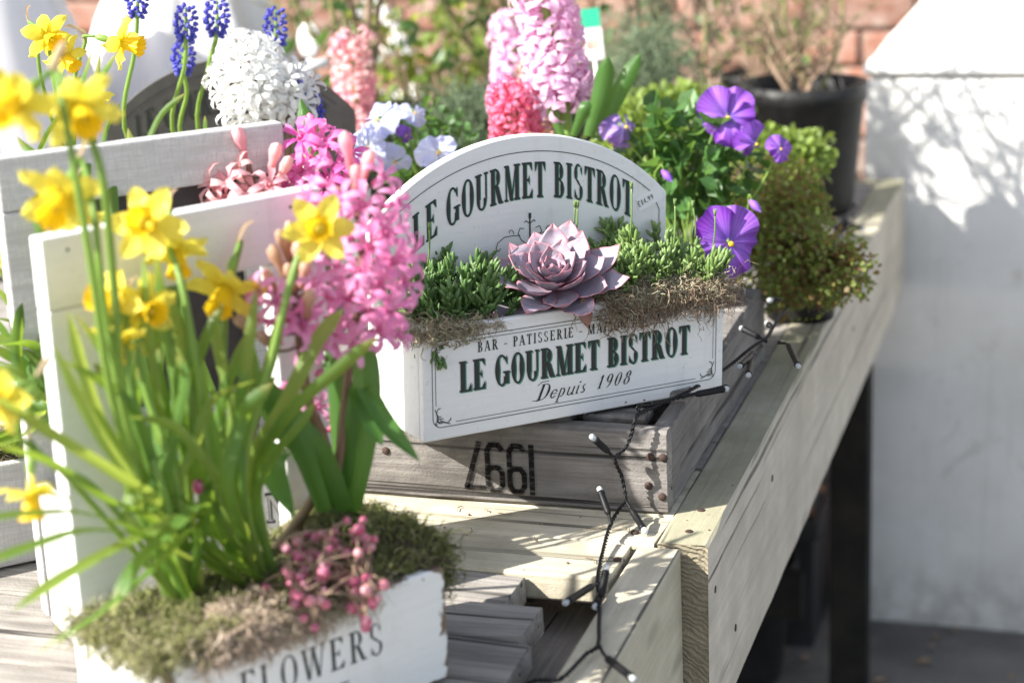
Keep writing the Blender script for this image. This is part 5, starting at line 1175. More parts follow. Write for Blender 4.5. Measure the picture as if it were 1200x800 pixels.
hyacinth(r6, lq((602, 160, 2.3), (602, 110, 2.3), (604, 28, 2.3)), 'palepink', M_PALE, 50, 'pale pink hyacinth, out of focus left of the tallest one', start=.50, spread=(.018, .036), stemw=.006, seed=7, size=1.15)
r7 = hy_pot(606, 1.99, .10, 'black pot under the short hot pink hyacinth')
hyacinth(r7, lq((604, 178, 1.97), (604, 108, 1.97)), 'hot', M_HOT, 52, 'short hot pink hyacinth peeping over the arched sign', start=.30, spread=(.020, .050), stemw=.006, seed=8, size=.82)
hyacinth(r7+Vector((.02, .03, 0)), lq((628, 150, 2.05), (628, 78, 2.05)), 'peach', M_PEACH, 40, 'faded peach hyacinth between the hot pink and pale pink ones', start=.42, spread=(.012, .018), stemw=.006, seed=9, size=.85)
r4 = hy_pot(412, 2.35, .12, 'black pot of the blurred pink hyacinth at the back')
hyacinth(r4, lq((420, 170, 2.35), (418, 130, 2.35), (412, 48, 2.35)), 'salmon', M_SALM, 48, 'blurred coral pink hyacinth at the back, left of the violas', start=.36, spread=(.014, .030), stemw=.006, seed=10, size=1.1)

# ================================================================== arched planter far left with muscari and white hyacinth
eb = tablept(300, 2.03); aE = math.radians(30); dE = Vector((math.cos(aE), math.sin(aE), 0))
mb = MB(); ek = thing('wooden_crate', eb, 'upturned grey crate hidden behind the chalkboard planter', 'crate')
board('slatted_side', ek, eb+Vector((0, 0, .065)), dE, .30, .129, .10, M_CRATE, 91, Zd=(dE.y, -dE.x, 0))
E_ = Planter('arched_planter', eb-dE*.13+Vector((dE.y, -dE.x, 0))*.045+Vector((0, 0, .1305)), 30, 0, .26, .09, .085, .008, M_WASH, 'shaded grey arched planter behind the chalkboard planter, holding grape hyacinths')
mb = MB(); vs = []; n = 40; wb2 = E_.W-E_.T-.001
def arch2(u): return .050+math.sqrt(max(0, .165**2-(u-.13)**2))
for w_ in (wb2, wb2+.010):
    vs += [E_.pt(0, w_, 0)]+[E_.pt(.26*i/n, w_, arch2(.26*i/n)) for i in range(n+1)]+[E_.pt(.26, w_, 0)]
k = n+3; mb.add(vs, [tuple(range(k-1, -1, -1)), tuple(k+i for i in range(k))]+[(i, (i+1) % k, k+(i+1) % k, k+i) for i in range(k)])
inst('arched_back', mb.mesh('arched_back', plain('shade_dark_back', (.085, .078, .07), .8, 80, (.06, .055, .05), .4), False), E_.t)  # shade on the arched back is put into its dark colour
mb = MB(); Ef = E_.fm(wb2)
text('LE GOURMET BISTROT', .028, .20, lambda u, v, l: Ef(u, v-2.6*(u-.13)**2, l), mb, off=(.03, .160), fat=(.2, .055), sp=.045)
polyline([(.02+.22*i/40, arch2(.02+.22*i/40)-.013) for i in range(41)], .0009, Ef, mb)
inst('arch_lettering', mb.mesh('arch_lettering', M_INK, False), E_.t)
soil(E_, .076, seed=39)
mb = MB(); mb.lathe([(.0008, 0), (.0021, .0012), (.0025, .0028), (.0020, .0044), (.0012, .0052), (.0016, .0056)], 7, .3, ruff=lambda t_, q, r, z: (r, z)); MBELL = mb.mesh('bell', M_MUSC)
def muscari(head, h, r, root, mids, label, seed, n=42):
    t = thing('grape_hyacinth', root, label, 'grape hyacinth', 'grape hyacinths'); rs = random.Random(seed)
    top = head+UP*h*.5; bot = head-UP*h*.5; c = bez([root]+mids+[bot, top], 20)
    mb = MB(); mb.tube(c, [.0022]*(len(c)-4)+[.0018, .0015, .0012, .0008], 7, .4); inst('stem', mb.mesh('stem', M_STEM), t)
    ax_ = (top-bot).normalized()
    for i in range(n):
        s_ = (i+.5)/n; p = bot.lerp(top, s_); rr_ = r*(math.sin(math.pi*(.16+.78*(1-s_)))**.7)*.62; a = i*2.39996
        o = Matrix.Rotation(a, 3, ax_) @ ax_.orthogonal().normalized()
        inst('bell', MBELL, t, TRS(p+o*rr_, frame(o+ax_*(-.75+1.6*s_)), rs.uniform(.85, 1.15)*(1.15-.4*s_)))
rE = lambda u, w_=.045: E_.pt(u, w_, .076)
muscari(at(161, -3, 1.80), .034, .012, rE(.05), lq((146, 150, 1.86), (158, 60, 1.82)), 'grape hyacinth cut by the top edge of the picture', 1)
muscari(at(218, 27, 1.82), .030, .012, rE(.09), lq((202, 150, 1.88), (216, 80, 1.83)), 'sharp grape hyacinth above its lower neighbour, in the middle of the three', 2)
muscari(at(215, 68, 1.86), .028, .012, rE(.10), lq((212, 160, 1.9), (219, 110, 1.87)), 'lower grape hyacinth hanging just under the middle one', 3)
muscari(at(254, 20, 1.84), .034, .013, rE(.12), lq((232, 150, 1.9), (244, 80, 1.86)), 'grape hyacinth directly left of the white hyacinth', 4, 50)
muscari(at(323, 33, 1.86), .036, .012, rE(.17), lq((318, 160, 1.9), (322, 90, 1.88)), 'grape hyacinth above the white hyacinth on the right', 5)
muscari(at(364, 132, 1.86), .036, .014, rE(.20), lq((352, 230, 1.9), (360, 180, 1.88)), 'dark blue grape hyacinth right of the white hyacinth', 6, 50)
muscari(at(345, 108, 1.92), .030, .012, rE(.19), lq((340, 200, 1.93), (343, 150, 1.92)), 'grape hyacinth hidden behind the right side of the white hyacinth', 7)
ragged_hyacinth(rE(.155), lq((300, 180, 1.86), (298, 130, 1.84), (290, 62, 1.83)), WH1, 'white', M_WHITEP, 'big white hyacinth in front of the grape hyacinths', seed=11, size=1.0)
ragged_hyacinth(rE(.175), lq((338, 180, 1.86), (338, 140, 1.85), (336, 100, 1.84)), WH2, 'white', M_WHITEP, 'smaller white hyacinth spike leaning to the right of the big one', seed=12, size=.95)
leaf_clump('grape_hyacinth_leaves', rE(.08), [([rE(.04+.02*i)]+lq(*p), wd) for i, (p, wd) in enumerate([
    (((165, 200, 1.85), (185, 140, 1.84), (219, 108, 1.83)), .008), (((118, 200, 1.8), (112, 110, 1.76), (136, 62, 1.74)), .009), (((100, 200, 1.8), (88, 130, 1.74), (108, 58, 1.72)), .010),
    (((128, 220, 1.8), (122, 160, 1.78), (142, 118, 1.77)), .007), (((60, 200, 1.75), (80, 120, 1.7), (95, 88, 1.68)), .007), (((245, 200, 1.86), (240, 160, 1.85), (240, 135, 1.84)), .008)])], M_LEAF,
    'narrow green leaves among the grape hyacinth stems', 'leaves')
daffodil(rE(.03), lq((110, 180, 1.80), (88, 100, 1.70), (100, 50, 1.68)), at(143, 50, 1.66), fc(1, -.25, .25), 'sharp daffodil in profile facing right, upper left', 1.0, .2, .0022, seed=21)
daffodil(rE(.02), lq((80, 180, 1.78), (50, 100, 1.68), (42, 40, 1.66)), at(55, 42, 1.64), fc(.5, -.4, .5), 'daffodil at the top left, left of the one in profile', .9, .2, .0022, seed=22)
daffodil(rE(.025), lq((90, 190, 1.78), (66, 110, 1.67), (58, 60, 1.65)), at(76, 66, 1.64), fc(.6, -.6, .3), 'daffodil nodding just below the top left one', .8, .5, .0022, seed=23)
daffodil(rE(.035), lq((110, 190, 1.75), (112, 140, 1.70)), at(110, 118, 1.66), fc(-.1, .2, .8), 'half hidden daffodil petals behind the big blurred blooms', .7, .5, .0022, seed=24)

# B: leaves and bud at the left edge
rB = B.pt(.20, .06, .080)
leaf_clump('narcissus_leaves', rB, [([rB+Vector((random.uniform(-.03, .01), random.uniform(-.02, .02), 0))]+lq(*p), .012) for p in [
    ((60, 480, 1.42), (30, 330, 1.42), (-10, 235, 1.43)), ((75, 480, 1.42), (60, 380, 1.42), (0, 290, 1.42)), ((50, 480, 1.42), (10, 400, 1.41), (-30, 350, 1.4)), ((80, 480, 1.43), (60, 420, 1.42), (-10, 330, 1.4)),
    ((60, 500, 1.42), (30, 440, 1.41), (-20, 420, 1.4)), ((75, 470, 1.42), (45, 395, 1.42), (-5, 372, 1.41)), ((70, 500, 1.42), (40, 470, 1.40), (-20, 455, 1.38)), ((85, 450, 1.43), (52, 300, 1.42), (8, 225, 1.42)), ((90, 480, 1.43), (48, 410, 1.4), (-20, 405, 1.38)),
    ((100, 400, 1.42), (108, 300, 1.41), (100, 200, 1.41)), ((40, 500, 1.4), (20, 420, 1.4), (30, 330, 1.4)), ((60, 470, 1.42), (45, 350, 1.42), (25, 280, 1.42)), ((70, 470, 1.42), (40, 420, 1.41), (-20, 385, 1.40)), ((80, 465, 1.43), (55, 390, 1.42), (-5, 310, 1.41)), ((75, 480, 1.42), (45, 440, 1.41), (-20, 400, 1.39)), ((50, 480, 1.40), (20, 440, 1.39), (-30, 430, 1.38)), ((85, 440, 1.43), (70, 350, 1.42), (30, 300, 1.42)), ((60, 490, 1.4), (20, 470, 1.39), (-30, 480, 1.38)), ((80, 470, 1.43), (62, 400, 1.43), (20, 345, 1.42))]], M_LEAF, 'strap leaves fanning out of the low grey box at the left edge', 'narcissus leaves', None, M_LEAFY)
daffodil(rB, lq((58, 420, 1.42), (38, 300, 1.42), (24, 262, 1.42)), at(14, 280, 1.41), fc(-.25, -1, .2), 'closed yellow daffodil bud hanging at the left edge', .85, .3, .002, seed=25, openness=-.3)
moss(B, 'curly_moss', (.05, .29, .01, .11, .080, .008), 1800, M_MOSSD, (.006, .014), 1.5, .0005, 31, M_SOIL)

# ================================================================== green things on the table, right and back
gb = tablept(938, 2.22); gp = pot(gb, .05, .05, 'black pot swallowed by the bronze wire vine')
V0 = gb+Vector((0, 0, .05))
leafy('wire_vine', V0, 'sprawling bronze and green wire vine with tiny round leaves, tumbling over the rail', 'wire vine', 2100, (at(908, 246, 2.14), (.062, .085, .062)), .0074, .0068, M_SMALL, 33, 90, M_TWIGR, m2=M_SMALLR)
leafy('wire_vine', V0, 'lower skirt of the wire vine spreading over the table beside the rail', 'wire vine', 2300, (at(932, 312, 2.08), (.082, .088, .054)), .0070, .0066, M_SMALL, 38, 90, M_TWIGR, m2=M_SMALLR)
leafy('wire_vine', V0, 'thin trailing end of the wire vine lying on top of the rail', 'wire vine', 420, (at(985, 318, 2.03), (.040, .050, .034)), .0064, .006, M_SMALL, 34, 46, M_TWIGR, m2=M_SMALLR)
leafy('sedum', V0+Vector((.01, .08, 0)), 'lime green rounded sedum clump above the wire vine', 'sedum', 900, (at(918, 184, 2.30), (.058, .06, .034)), .012, .010, M_SEDUM, 35, 20)
leafy('sedum', tablept(800, 2.5)+Vector((0, 0, .08)), 'lime green low foliage behind the pansies', 'sedum', 900, (at(800, 130, 2.42), (.085, .06, .035)), .012, .010, M_SEDUM, 36, 20)
leafy('sedum', tablept(745, 2.25)+Vector((0, 0, .06)), 'soft green leaves behind the lilac pansy', 'foliage plant', 500, (at(745, 160, 2.2), (.05, .05, .05)), .014, .010, M_SEDUM, 37, 20)
# thread like mats
def needles(name, label, cat, c, rad, n, L, mat_, seed, group=None, up=1.2):
    t = thing(name, Vector(c)-Vector((0, 0, rad[2])), label, cat, group); rs = np.random.default_rng(seed)
    C_ = np.array(c)+rs.normal(size=(n, 3))*.45*np.array(rad); C_[:, 2] = np.minimum(C_[:, 2], c[2]+rad[2])
    Dn = rs.normal(size=(n, 3))*.7+np.array([0, 0, up]); V, F, U = curly(C_, Dn, rs.uniform(L*.6, L*1.2, n), 4, .35, .0009)
    inst('foliage', np_mesh('foliage', V, F, U, mat_), t, kind='stuff'); return t
needles('thyme_mat', 'soft grey green mat of fine leaves behind the violas', 'thyme', at(545, 160, 2.38), (.095, .09, .06), 4200, .016, M_THYM, 41)
needles('thyme_mat', 'grey green fine foliage behind the tall hyacinth leaves', 'thyme', at(752, 100, 2.62), (.085, .08, .09), 3600, .018, M_NEED, 42)
def rosemary(px, D_, h, label, seed):
    b = tablept(px, D_, .08); t = thing('rosemary', b, label, 'rosemary'); rs = np.random.default_rng(seed); Cs = []; Ds = []; mb = MB()
    for k in range(7):
        tip = b+Vector((rs.normal()*.025, rs.normal()*.02, h*rs.uniform(.8, 1.1))); c = bez([b, b.lerp(tip, .5)+Vector((rs.normal()*.01, 0, 0)), tip], 20)
        mb.tube(c, .0015, 5)
        for p in c[4:]:
            for j in range(14):
                a = rs.uniform(0, 6.28); Cs.append(p+Vector((0, 0, rs.uniform(-.006, .006)))); Ds.append((math.cos(a), math.sin(a), .8))
    inst('stems', mb.mesh('stems', M_TWIG), t, kind='stuff')
    V, F, U = curly(np.array(Cs), np.array(Ds), rs.uniform(.014, .024, len(Cs)), 3, .15, .0010)
    inst('foliage', np_mesh('foliage', V, F, U, M_NEED), t, kind='stuff')
rosemary(772, 2.85, .34, 'upright grey green rosemary bush in front of the brick wall', 51)
# big black pot with rose canes
bp = tablept(940, 2.78); pot(bp, .092, .188, 'big round black plastic pot with bare rose canes')
bp2 = tablept(815, 2.86); pot(bp2, .075, .165, 'smaller black pot in shade left of the big one')
def rose(b, canes, label, seed, leafn=0, hgt=.6):
    t = thing('rose_bush', b, label, 'rose bush'); rs = random.Random(seed); lv = []
    for (tip, r) in canes:
        c = bez([b+Vector((rs.uniform(-.03, .03), rs.uniform(-.03, .03), 0)), b.lerp(tip, .45)+Vector((rs.uniform(-.04, .04), rs.uniform(-.03, .03), 0)), tip], 16)
        mb = MB(); mb.tube(c, [r*(1-.5*i/(len(c)-1)) for i in range(len(c))], 7, 0, m=0)
        for k in range(3, len(c)-1, 2):
            a = rs.uniform(0, 6.28); d_ = Vector((math.cos(a), math.sin(a), .9)).normalized(); e = c[k]+d_*rs.uniform(.03, .11)
            mb.tube(bez([c[k], c[k].lerp(e, .5)+Vector((rs.uniform(-.01, .01), 0, .01)), e], 5), [.0022, .002, .0018, .0014, .001, .001][:len(bez([c[k], c[k], e], 5))] if False else .0013, 5)
            lv.append(e)
            for _ in range(2): mb.tube([e, e+Vector((rs.uniform(-.04, .04), rs.uniform(-.04, .04), rs.uniform(0, .05)))], [.0011, .0006], 4)
        inst('cane', mb.mesh('cane', M_CANE if rs.random() < .45 else M_TWIG), t)
    if leafn:
        C_ = np.array([lv[rs.randrange(len(lv))]+Vector((rs.gauss(0, .03), rs.gauss(0, .03), rs.gauss(0, .03))) for _ in range(leafn)]); r2 = np.random.default_rng(seed)
        V, F, U = leaves(C_, r2.normal(size=(leafn, 3))+np.array([0, 0, .8]), r2.normal(size=(leafn, 3)), r2.uniform(.02, .034, leafn), r2.uniform(.014, .022, leafn))
        inst('foliage', np_mesh('foliage', V, F, U, M_PANL, False), t, kind='stuff')
rose(bp+Vector((0, 0, .165)), [(at(878, -40, 2.85), .0055), (at(905, -60, 2.8), .004), (at(925, -50, 2.72), .0045), (at(948, -70, 2.8), .004), (at(985, -40, 2.75), .0035), (at(960, 20, 2.7), .003), (at(1000, 30, 2.75), .0025), (at(895, 60, 2.74), .004), (at(915, 55, 2.7), .005), (at(970, 60, 2.78), .004)], 'bare brown rose canes growing from the big black pot', 61)
rose(bp2+Vector((0, 0, .14)), [(at(800, -60, 2.88), .0055), (at(845, -40, 2.9), .004), (at(780, -20, 2.85), .003), (at(830, -50, 2.82), .0035), (at(860, 10, 2.9), .003)], 'yellowish rose canes growing from the smaller black pot', 62)
# taller leafy rose at the back of the table: throws the leaf shadows on the pier
for (bx, by, h, sd2, lab) in ((-1.02, 2.55, .78, 63, 'tall leafy rose at the back of the table, reaching above the picture'), (-.86, 2.72, .66, 64, 'second leafy rose at the back of the table, nearer the brick wall')):
    q = Vector((bx, by, TT)); pot(q, .085, .17, 'black pot of the %s leafy rose' % ('tall' if sd2 == 63 else 'second'))
    rq = random.Random(sd2); rose(q+Vector((0, 0, .15)), [(q+Vector((rq.uniform(-.16, .16), rq.uniform(-.12, .12), h*rq.uniform(.7, 1.05))), .0045) for _ in range(9)], lab, sd2, 150)

# plant label
def plabel(px, py, D_, label):
    t = thing('plant_label', at(px, py+40, D_), label, 'plant label'); w_ = .012; h_ = .033
    c = at(px, py, D_); X = (RT*.95+UP*.10).normalized(); Yv = (UP*.98-RT*.10).normalized(); Zv = X.cross(Yv)
    def P(a, b, z=0): return c+X*a+Yv*b+Zv*z
    mb = MB()
    def quad(a0, a1, b0, b1, z, m): mb.add([P(a0, b0, z), P(a1, b0, z), P(a1, b1, z), P(a0, b1, z)], [(0, 1, 2, 3)], None, m)
    fr = [P(a, b, 0) for a, b in ((-w_, -h_), (w_, -h_), (w_, h_), (-w_, h_))]; bk = [P(a, b, -.0008) for a, b in ((-w_, -h_), (w_, -h_), (w_, h_), (-w_, h_))]
    mb.add(fr+bk, [(0, 1, 2, 3), (7, 6, 5, 4), (0, 4, 5, 1), (1, 5, 6, 2), (2, 6, 7, 3), (3, 7, 4, 0)])
    inst('card', mb.mesh('card', M_STICK, False), t)
    mb = MB(); quad(-w_, w_, h_*.25, h_, .0006, 0); inst('green_band', mb.mesh('green_band', plain('label_green', (.03, .42, .24), .4), False), t)
    mb = MB(); quad(-w_*.8, w_*.5, -h_*.6, -h_*.2, .0006, 0); inst('flower_picture', mb.mesh('flower_picture', plain('label_picture', (.5, .12, .10), .4, 120, (.75, .6, .5)), False), t)
    mb = MB(); mb.tube([P(0, -h_), P(0, -h_-.07)], .002, 6); inst('spike', mb.mesh('spike', M_STICK), t)
plabel(694, 40, 2.45, 'white plant label with a green band, right of the tallest hyacinth')

# ================================================================== LED STRING
def ony(px, py, Y_): d_ = ray(px, py); return CAM+d_*(Y_/d_.y)
def top(px, py, l=.003): return onz(px, py, TT+l)
ls = thing('string_lights', top(735, 600), 'black cable of small clear LED lights trailing over the crate and rail', 'string lights')
def cable(pts, name='cable', r=.00115):
    c = bez(pts, 7*len(pts)); k = len(c); mb = MB()
    for ph in (0, math.pi):
        vs = []
        s_ = 0
        for i, p in enumerate(c):
            T = (c[min(i+1, k-1)]-c[max(i-1, 0)]).normalized(); a = T.orthogonal().normalized()
            a = (RT-T*RT.dot(T)).normalized(); b = T.cross(a); s_ += (p-c[i-1]).length if i else 0
            q = s_*520+ph; vs.append(p+(a*math.cos(q)+b*math.sin(q))*r)
        mb.tube(vs, r, 7)
    inst(name, mb.mesh(name, M_CABLE), ls)
def densify(pts, step=.0022):
    c = bez(pts, 60); out = [c[0]]
    for p in c[1:]:
        n = max(1, int((p-out[-1]).length/step))
        a = out[-1]
        for i in range(1, n+1): out.append(a.lerp(p, i/n))
    return out
def cable2(pts, r=.00105):
    c = densify(pts); k = len(c); mb = MB(); s_ = 0; A1 = []; A2 = []
    for i, p in enumerate(c):
        T = (c[min(i+1, k-1)]-c[max(i-1, 0)]).normalized(); a = (RT-T*RT.dot(T)).normalized(); b = T.cross(a); s_ += (p-c[i-1]).length if i else 0
        o = (a*math.cos(s_*620)+b*math.sin(s_*620))*r; A1.append(p+o); A2.append(p-o)
    mb.tube(A1, r*.95, 6); mb.tube(A2, r*.95, 6); inst('cable', mb.mesh('cable', M_CABLE), ls)
def led(a, b):
    d_ = (b-a).normalized(); mb = MB(); L = (b-a).length
    sg = d_.orthogonal().normalized()*L*random.uniform(-.10, .10); w0 = a+d_*L*.28+sg*.8
    mb.tube(bez([a, a+d_*L*.15+sg*.6, w0], 6), .0013, 6); mb.tube([a+d_*L*.0+sg*.1, a+d_*.001+sg*.2], .0019, 6)
    b0 = w0; d_ = (b-b0).normalized(); L = (b-b0).length; a = b0
    mb.tube([a-d_*.001, a+d_*.001, a+d_*.004, a+d_*(L-.008), a+d_*(L-.0075), a+d_*(L-.005)], [.0016, .0026, .0030, .0029, .0033, .0031], 10, caps=True)
    s_ = inst('bulb_sleeve', mb.mesh('bulb_sleeve', M_CABLE), ls)
    mb = MB(); mb.tube([a+d_*(L-.006), a+d_*(L-.001), a+d_*L, a+d_*(L+.0006)], [.0024, .0026, .0020, .0010], 12); inst('clear_tip', mb.mesh('clear_tip', M_BULB), s_)
Yc = CY0-.012
main = [onz(852, 452, CZ1+.006), onz(812, 462, CZ1+.010), onz(786, 468, CZ1+.010), onz(765, 478, CZ1+.012), onz(750, 484, CZ1+.014), ony(744, 492, Yc), ony(740, 508, Yc), ony(733, 525, Yc-.004), ony(720, 537, Yc-.012), ony(728, 556, Yc-.004), ony(732, 574, Yc-.004),
        ony(733, 586, Yc-.012), top(722, 602, .014), top(714, 618, .010), top(708, 640, .006), top(703, 662, .004), top(700, 684, .004), top(703, 705, .003), top(702, 735, .003), top(701, 757, .003), top(688, 765, .003), top(672, 782, .003), top(655, 796, .002), top(628, 796, -.006), top(600, 812, -.006)]
cable2(main)
led(onz(800, 465, CZ1+.012), onz(853, 455, CZ1+.010)); led(main[8], ony(692, 510, Yc-.02)); led(top(716, 615, .012), ony(702, 571, Yc-.02)); led(main[11], top(757, 624, .003))
led(top(700, 684, .004), top(661, 707, .012)); led(top(700, 712, .004), ony(711, 661, 1.30)); led(top(703, 757, .004), top(744, 796, .004)); led(top(705, 690, .006), top(697, 712, .004))
ZC = CZ1+.008
c2 = [onz(750, 484, CZ1+.014), onz(748, 476, CZ1+.02), onz(765, 474, CZ1+.014), onz(800, 462, CZ1+.01), onz(850, 432, CZ1+.006), onz(880, 408, CZ1+.012), onz(898, 396, CZ1+.012), onz(905, 385, CZ1+.01), onz(918, 365, CZ1+.002), onz(935, 345, TT+.02), onz(946, 325, TT+.03), onz(970, 300, TT+.02), onz(988, 262, TT+.012), onz(1000, 245, TT+.004)]
cable2(c2)
for a, b in (((898, 400), (868, 384)), ((893, 405), (866, 430)), ((912, 402), (936, 430)), ((905, 385), (898, 378)), ((940, 335), (941, 315)), ((915, 352), (900, 352)), ((985, 262), (1012, 268)), ((978, 300), (1003, 296)), ((990, 258), (1003, 238)), ((885, 415), (877, 440))):
    za = CZ1+.012 if a[0] < 930 else TT+.018
    led(onz(*a, za), onz(*b, za+.002))
mbn = MB(); mbn.lathe([(.0002, .0004), (.0030, .0006), (.0036, 0), (.0034, -.002)], 12); SCR = mbn.mesh('screw', M_NAIL)
for (px_, py_) in ((838, 690), (862, 735), (905, 560), (1003, 345), (1000, 385)):
    d_ = ray(px_, py_); P = CAM+d_*((RX1+.0006)/d_.x); inst('screw', SCR, tb, Matrix.Translation(P) @ Matrix.Rotation(math.radians(90), 4, 'Y'))
for (x_, y_) in ((-.316, 1.45), (-.316, 1.50), (-.36, 1.38), (-.36, 1.44), (-.50, 1.379), (-.60, 1.45)):
    inst('screw', SCR, tb, Matrix.Translation((x_, y_, TT+.0006)))
t = thing('cable_connector', onz(985, 262, TT+.012), 'round black cable connector at the far end of the string lights', 'connector')
mb = MB(); mb.lathe([(.0005, -.012), (.008, -.012), (.011, -.006), (.011, .006), (.007, .012), (.0005, .012)], 16); inst('connector_body', mb.mesh('connector_body', M_CABLE), t, Matrix.Translation(onz(985, 262, TT+.012)) @ Matrix.Rotation(1.2, 4, 'Y'))

# soil crumbs and bits of moss dropped on the boards and the crate
def crumbs():
    mb = MB(); rs = random.Random(12)
    for i in range(150):
        if i < 120: p = Vector((rs.uniform(-.75, -.36), rs.uniform(.95, 1.47), TT+.0006))
        elif i < 124: p = Vector((rs.uniform(-.335, -.297), rs.uniform(1.43, 1.6), TT+.0010))
        else: p = Vector((rs.uniform(-.50, -.35), rs.uniform(1.50, 1.60), CZ1+.0095))
        if 1.245 < p.y < 1.34 or p.x > -.40 and p.y < 1.34: continue
        mb.sphere(p, rs.uniform(.0004, .0015), 5, 4, sc=(1, rs.uniform(.5, 1.2), .7))
    for i in range(14):
        p = Vector((rs.uniform(-.60, -.36), rs.uniform(1.36, 1.47), TT+.0012)); a = rs.uniform(0, 6.28); L = rs.uniform(.006, .018)
        mb.tube([p, p+Vector((math.cos(a), math.sin(a), .1))*L*.5, p+Vector((math.cos(a+.4), math.sin(a+.4), 0))*L], .0004, 4)
    props(inst('soil_crumbs', mb.mesh('soil_crumbs', M_TWIG)), 'soil crumbs and moss threads scattered on the table boards', 'soil', kind='stuff')
crumbs()
# ================================================================== BACKGROUND between table and wall
M_CLOTH = plain('white_cotton', (.80, .78, .78), .8, 12, (.74, .71, .71))
def drape(name, c, R_, h, label, mat_, seed, sq=(1, 1), folds=9):
    t = thing(name, c, label, 'cloth'); mb = MB()
    def rf(t_, q, r, z): return (r*(1+.10*t_*math.sin(folds*q+seed)+.05*t_*math.sin(folds*1.7*q+2*seed)), z)
    prof = [(.004, h), (R_*.25, h*.99), (R_*.45, h*.95), (R_*.60, h*.87), (R_*.78, h*.7), (R_*.98, h*.45), (R_*1.18, h*.2), (R_*1.30, .004)]
    mb.lathe([(r*sq[0], z) for r, z in prof], 90, ruff=rf); o = inst('draped_sheet', mb.mesh('draped_sheet', mat_), t, Matrix.Translation(Vector(c)))
drape('draped_cloth', onz(205, 260, TT)+Vector((-.03, .16, 0)), .17, .42, 'white cloth hanging in soft folds behind the grape hyacinths', M_CLOTH, 1)
drape('draped_cloth', onz(10, 300, TT)+Vector((-.06, .06, 0)), .19, .46, 'bright white cloth bundle at the top left corner', M_CLOTH, 2, folds=5)
t = thing('clay_pot', onz(112, 250, TT), 'dusky pink clay pot between the two white cloths', 'plant pot')
pc_ = onz(112, 250, TT)+Vector((.03, .25, 0)); mb = MB(); mb.lathe([(.03, 0), (.075, .09), (.095, .20), (.10, .30), (.09, .36), (.10, .38), (.10, .40), (.085, .40)], 36, c=pc_); inst('pot_body', mb.mesh('pot_body', plain('dusky_clay', (.40, .28, .26), .8, 20, (.50, .38, .36))), t)

# loosely leafed shrub behind the violas
def loose_shrub(px, D_, label, seed, n=260, rad=(.13, .10, .16), py=60, L=.022, mat_=None):
    b = tablept(px, D_, 0); pot(b, .07, .12, 'dark pot under %s' % label); t = thing('shrub', b, label, 'shrub'); rs = random.Random(seed); lv = []
    c0 = at(px, py, D_); mb = MB()
    for i in range(44):
        e = c0+Vector((rs.uniform(-1, 1)*rad[0], rs.uniform(-1, 1)*rad[1], rs.uniform(-1, 1)*rad[2])); c = bez([b+Vector((0, 0, .1)), (b+Vector((0, 0, .1))).lerp(e, .5)+Vector((rs.uniform(-.03, .03), 0, .02)), e], 10)
        mb.tube(c, [.0026*(1-.06*i_) for i_ in range(len(c))], 5); lv += c[4:]
    inst('stems', mb.mesh('stems', M_TWIG), t, kind='stuff'); r2 = np.random.default_rng(seed)
    C_ = np.array([lv[rs.randrange(len(lv))]+Vector((rs.gauss(0, .010), rs.gauss(0, .010), rs.gauss(0, .010))) for _ in range(n)])
    V, F, U = leaves(C_, r2.normal(size=(n, 3))*.6+np.array([-.4, -.4, .8]), r2.normal(size=(n, 3)), r2.uniform(L*.7, L*1.2, n), r2.uniform(L*.5, L*.8, n))
    inst('foliage', np_mesh('foliage', V, F, U, mat_ or M_SEDUM, False), t, kind='stuff')
loose_shrub(500, 2.95, 'loose yellow green shrub behind the violas', 71, 420, (.14, .08, .14), 70, .024, M_LEAFY)
loose_shrub(690, 3.2, 'twiggy dark leaved shrub behind the tallest hyacinth', 72, 160, (.16, .08, .14), 10, .026, M_PANL)
loose_shrub(395, 3.05, 'low dark shrub behind the coral hyacinth', 73, 160, (.10, .08, .08), 120, .022, M_SEDUM)

loose_shrub(890, 3.35, 'dark tangled shrub behind the big black pot', 74, 260, (.16, .06, .13), 20, .022, M_PANL)
loose_shrub(585, 3.4, 'tangled shrub behind the two pale pink hyacinths', 75, 300, (.16, .06, .15), 40, .022, M_SEDUM)
loose_shrub(330, 3.4, 'twiggy shrub behind the white hyacinth', 76, 200, (.16, .06, .15), 40, .022, M_PANL)
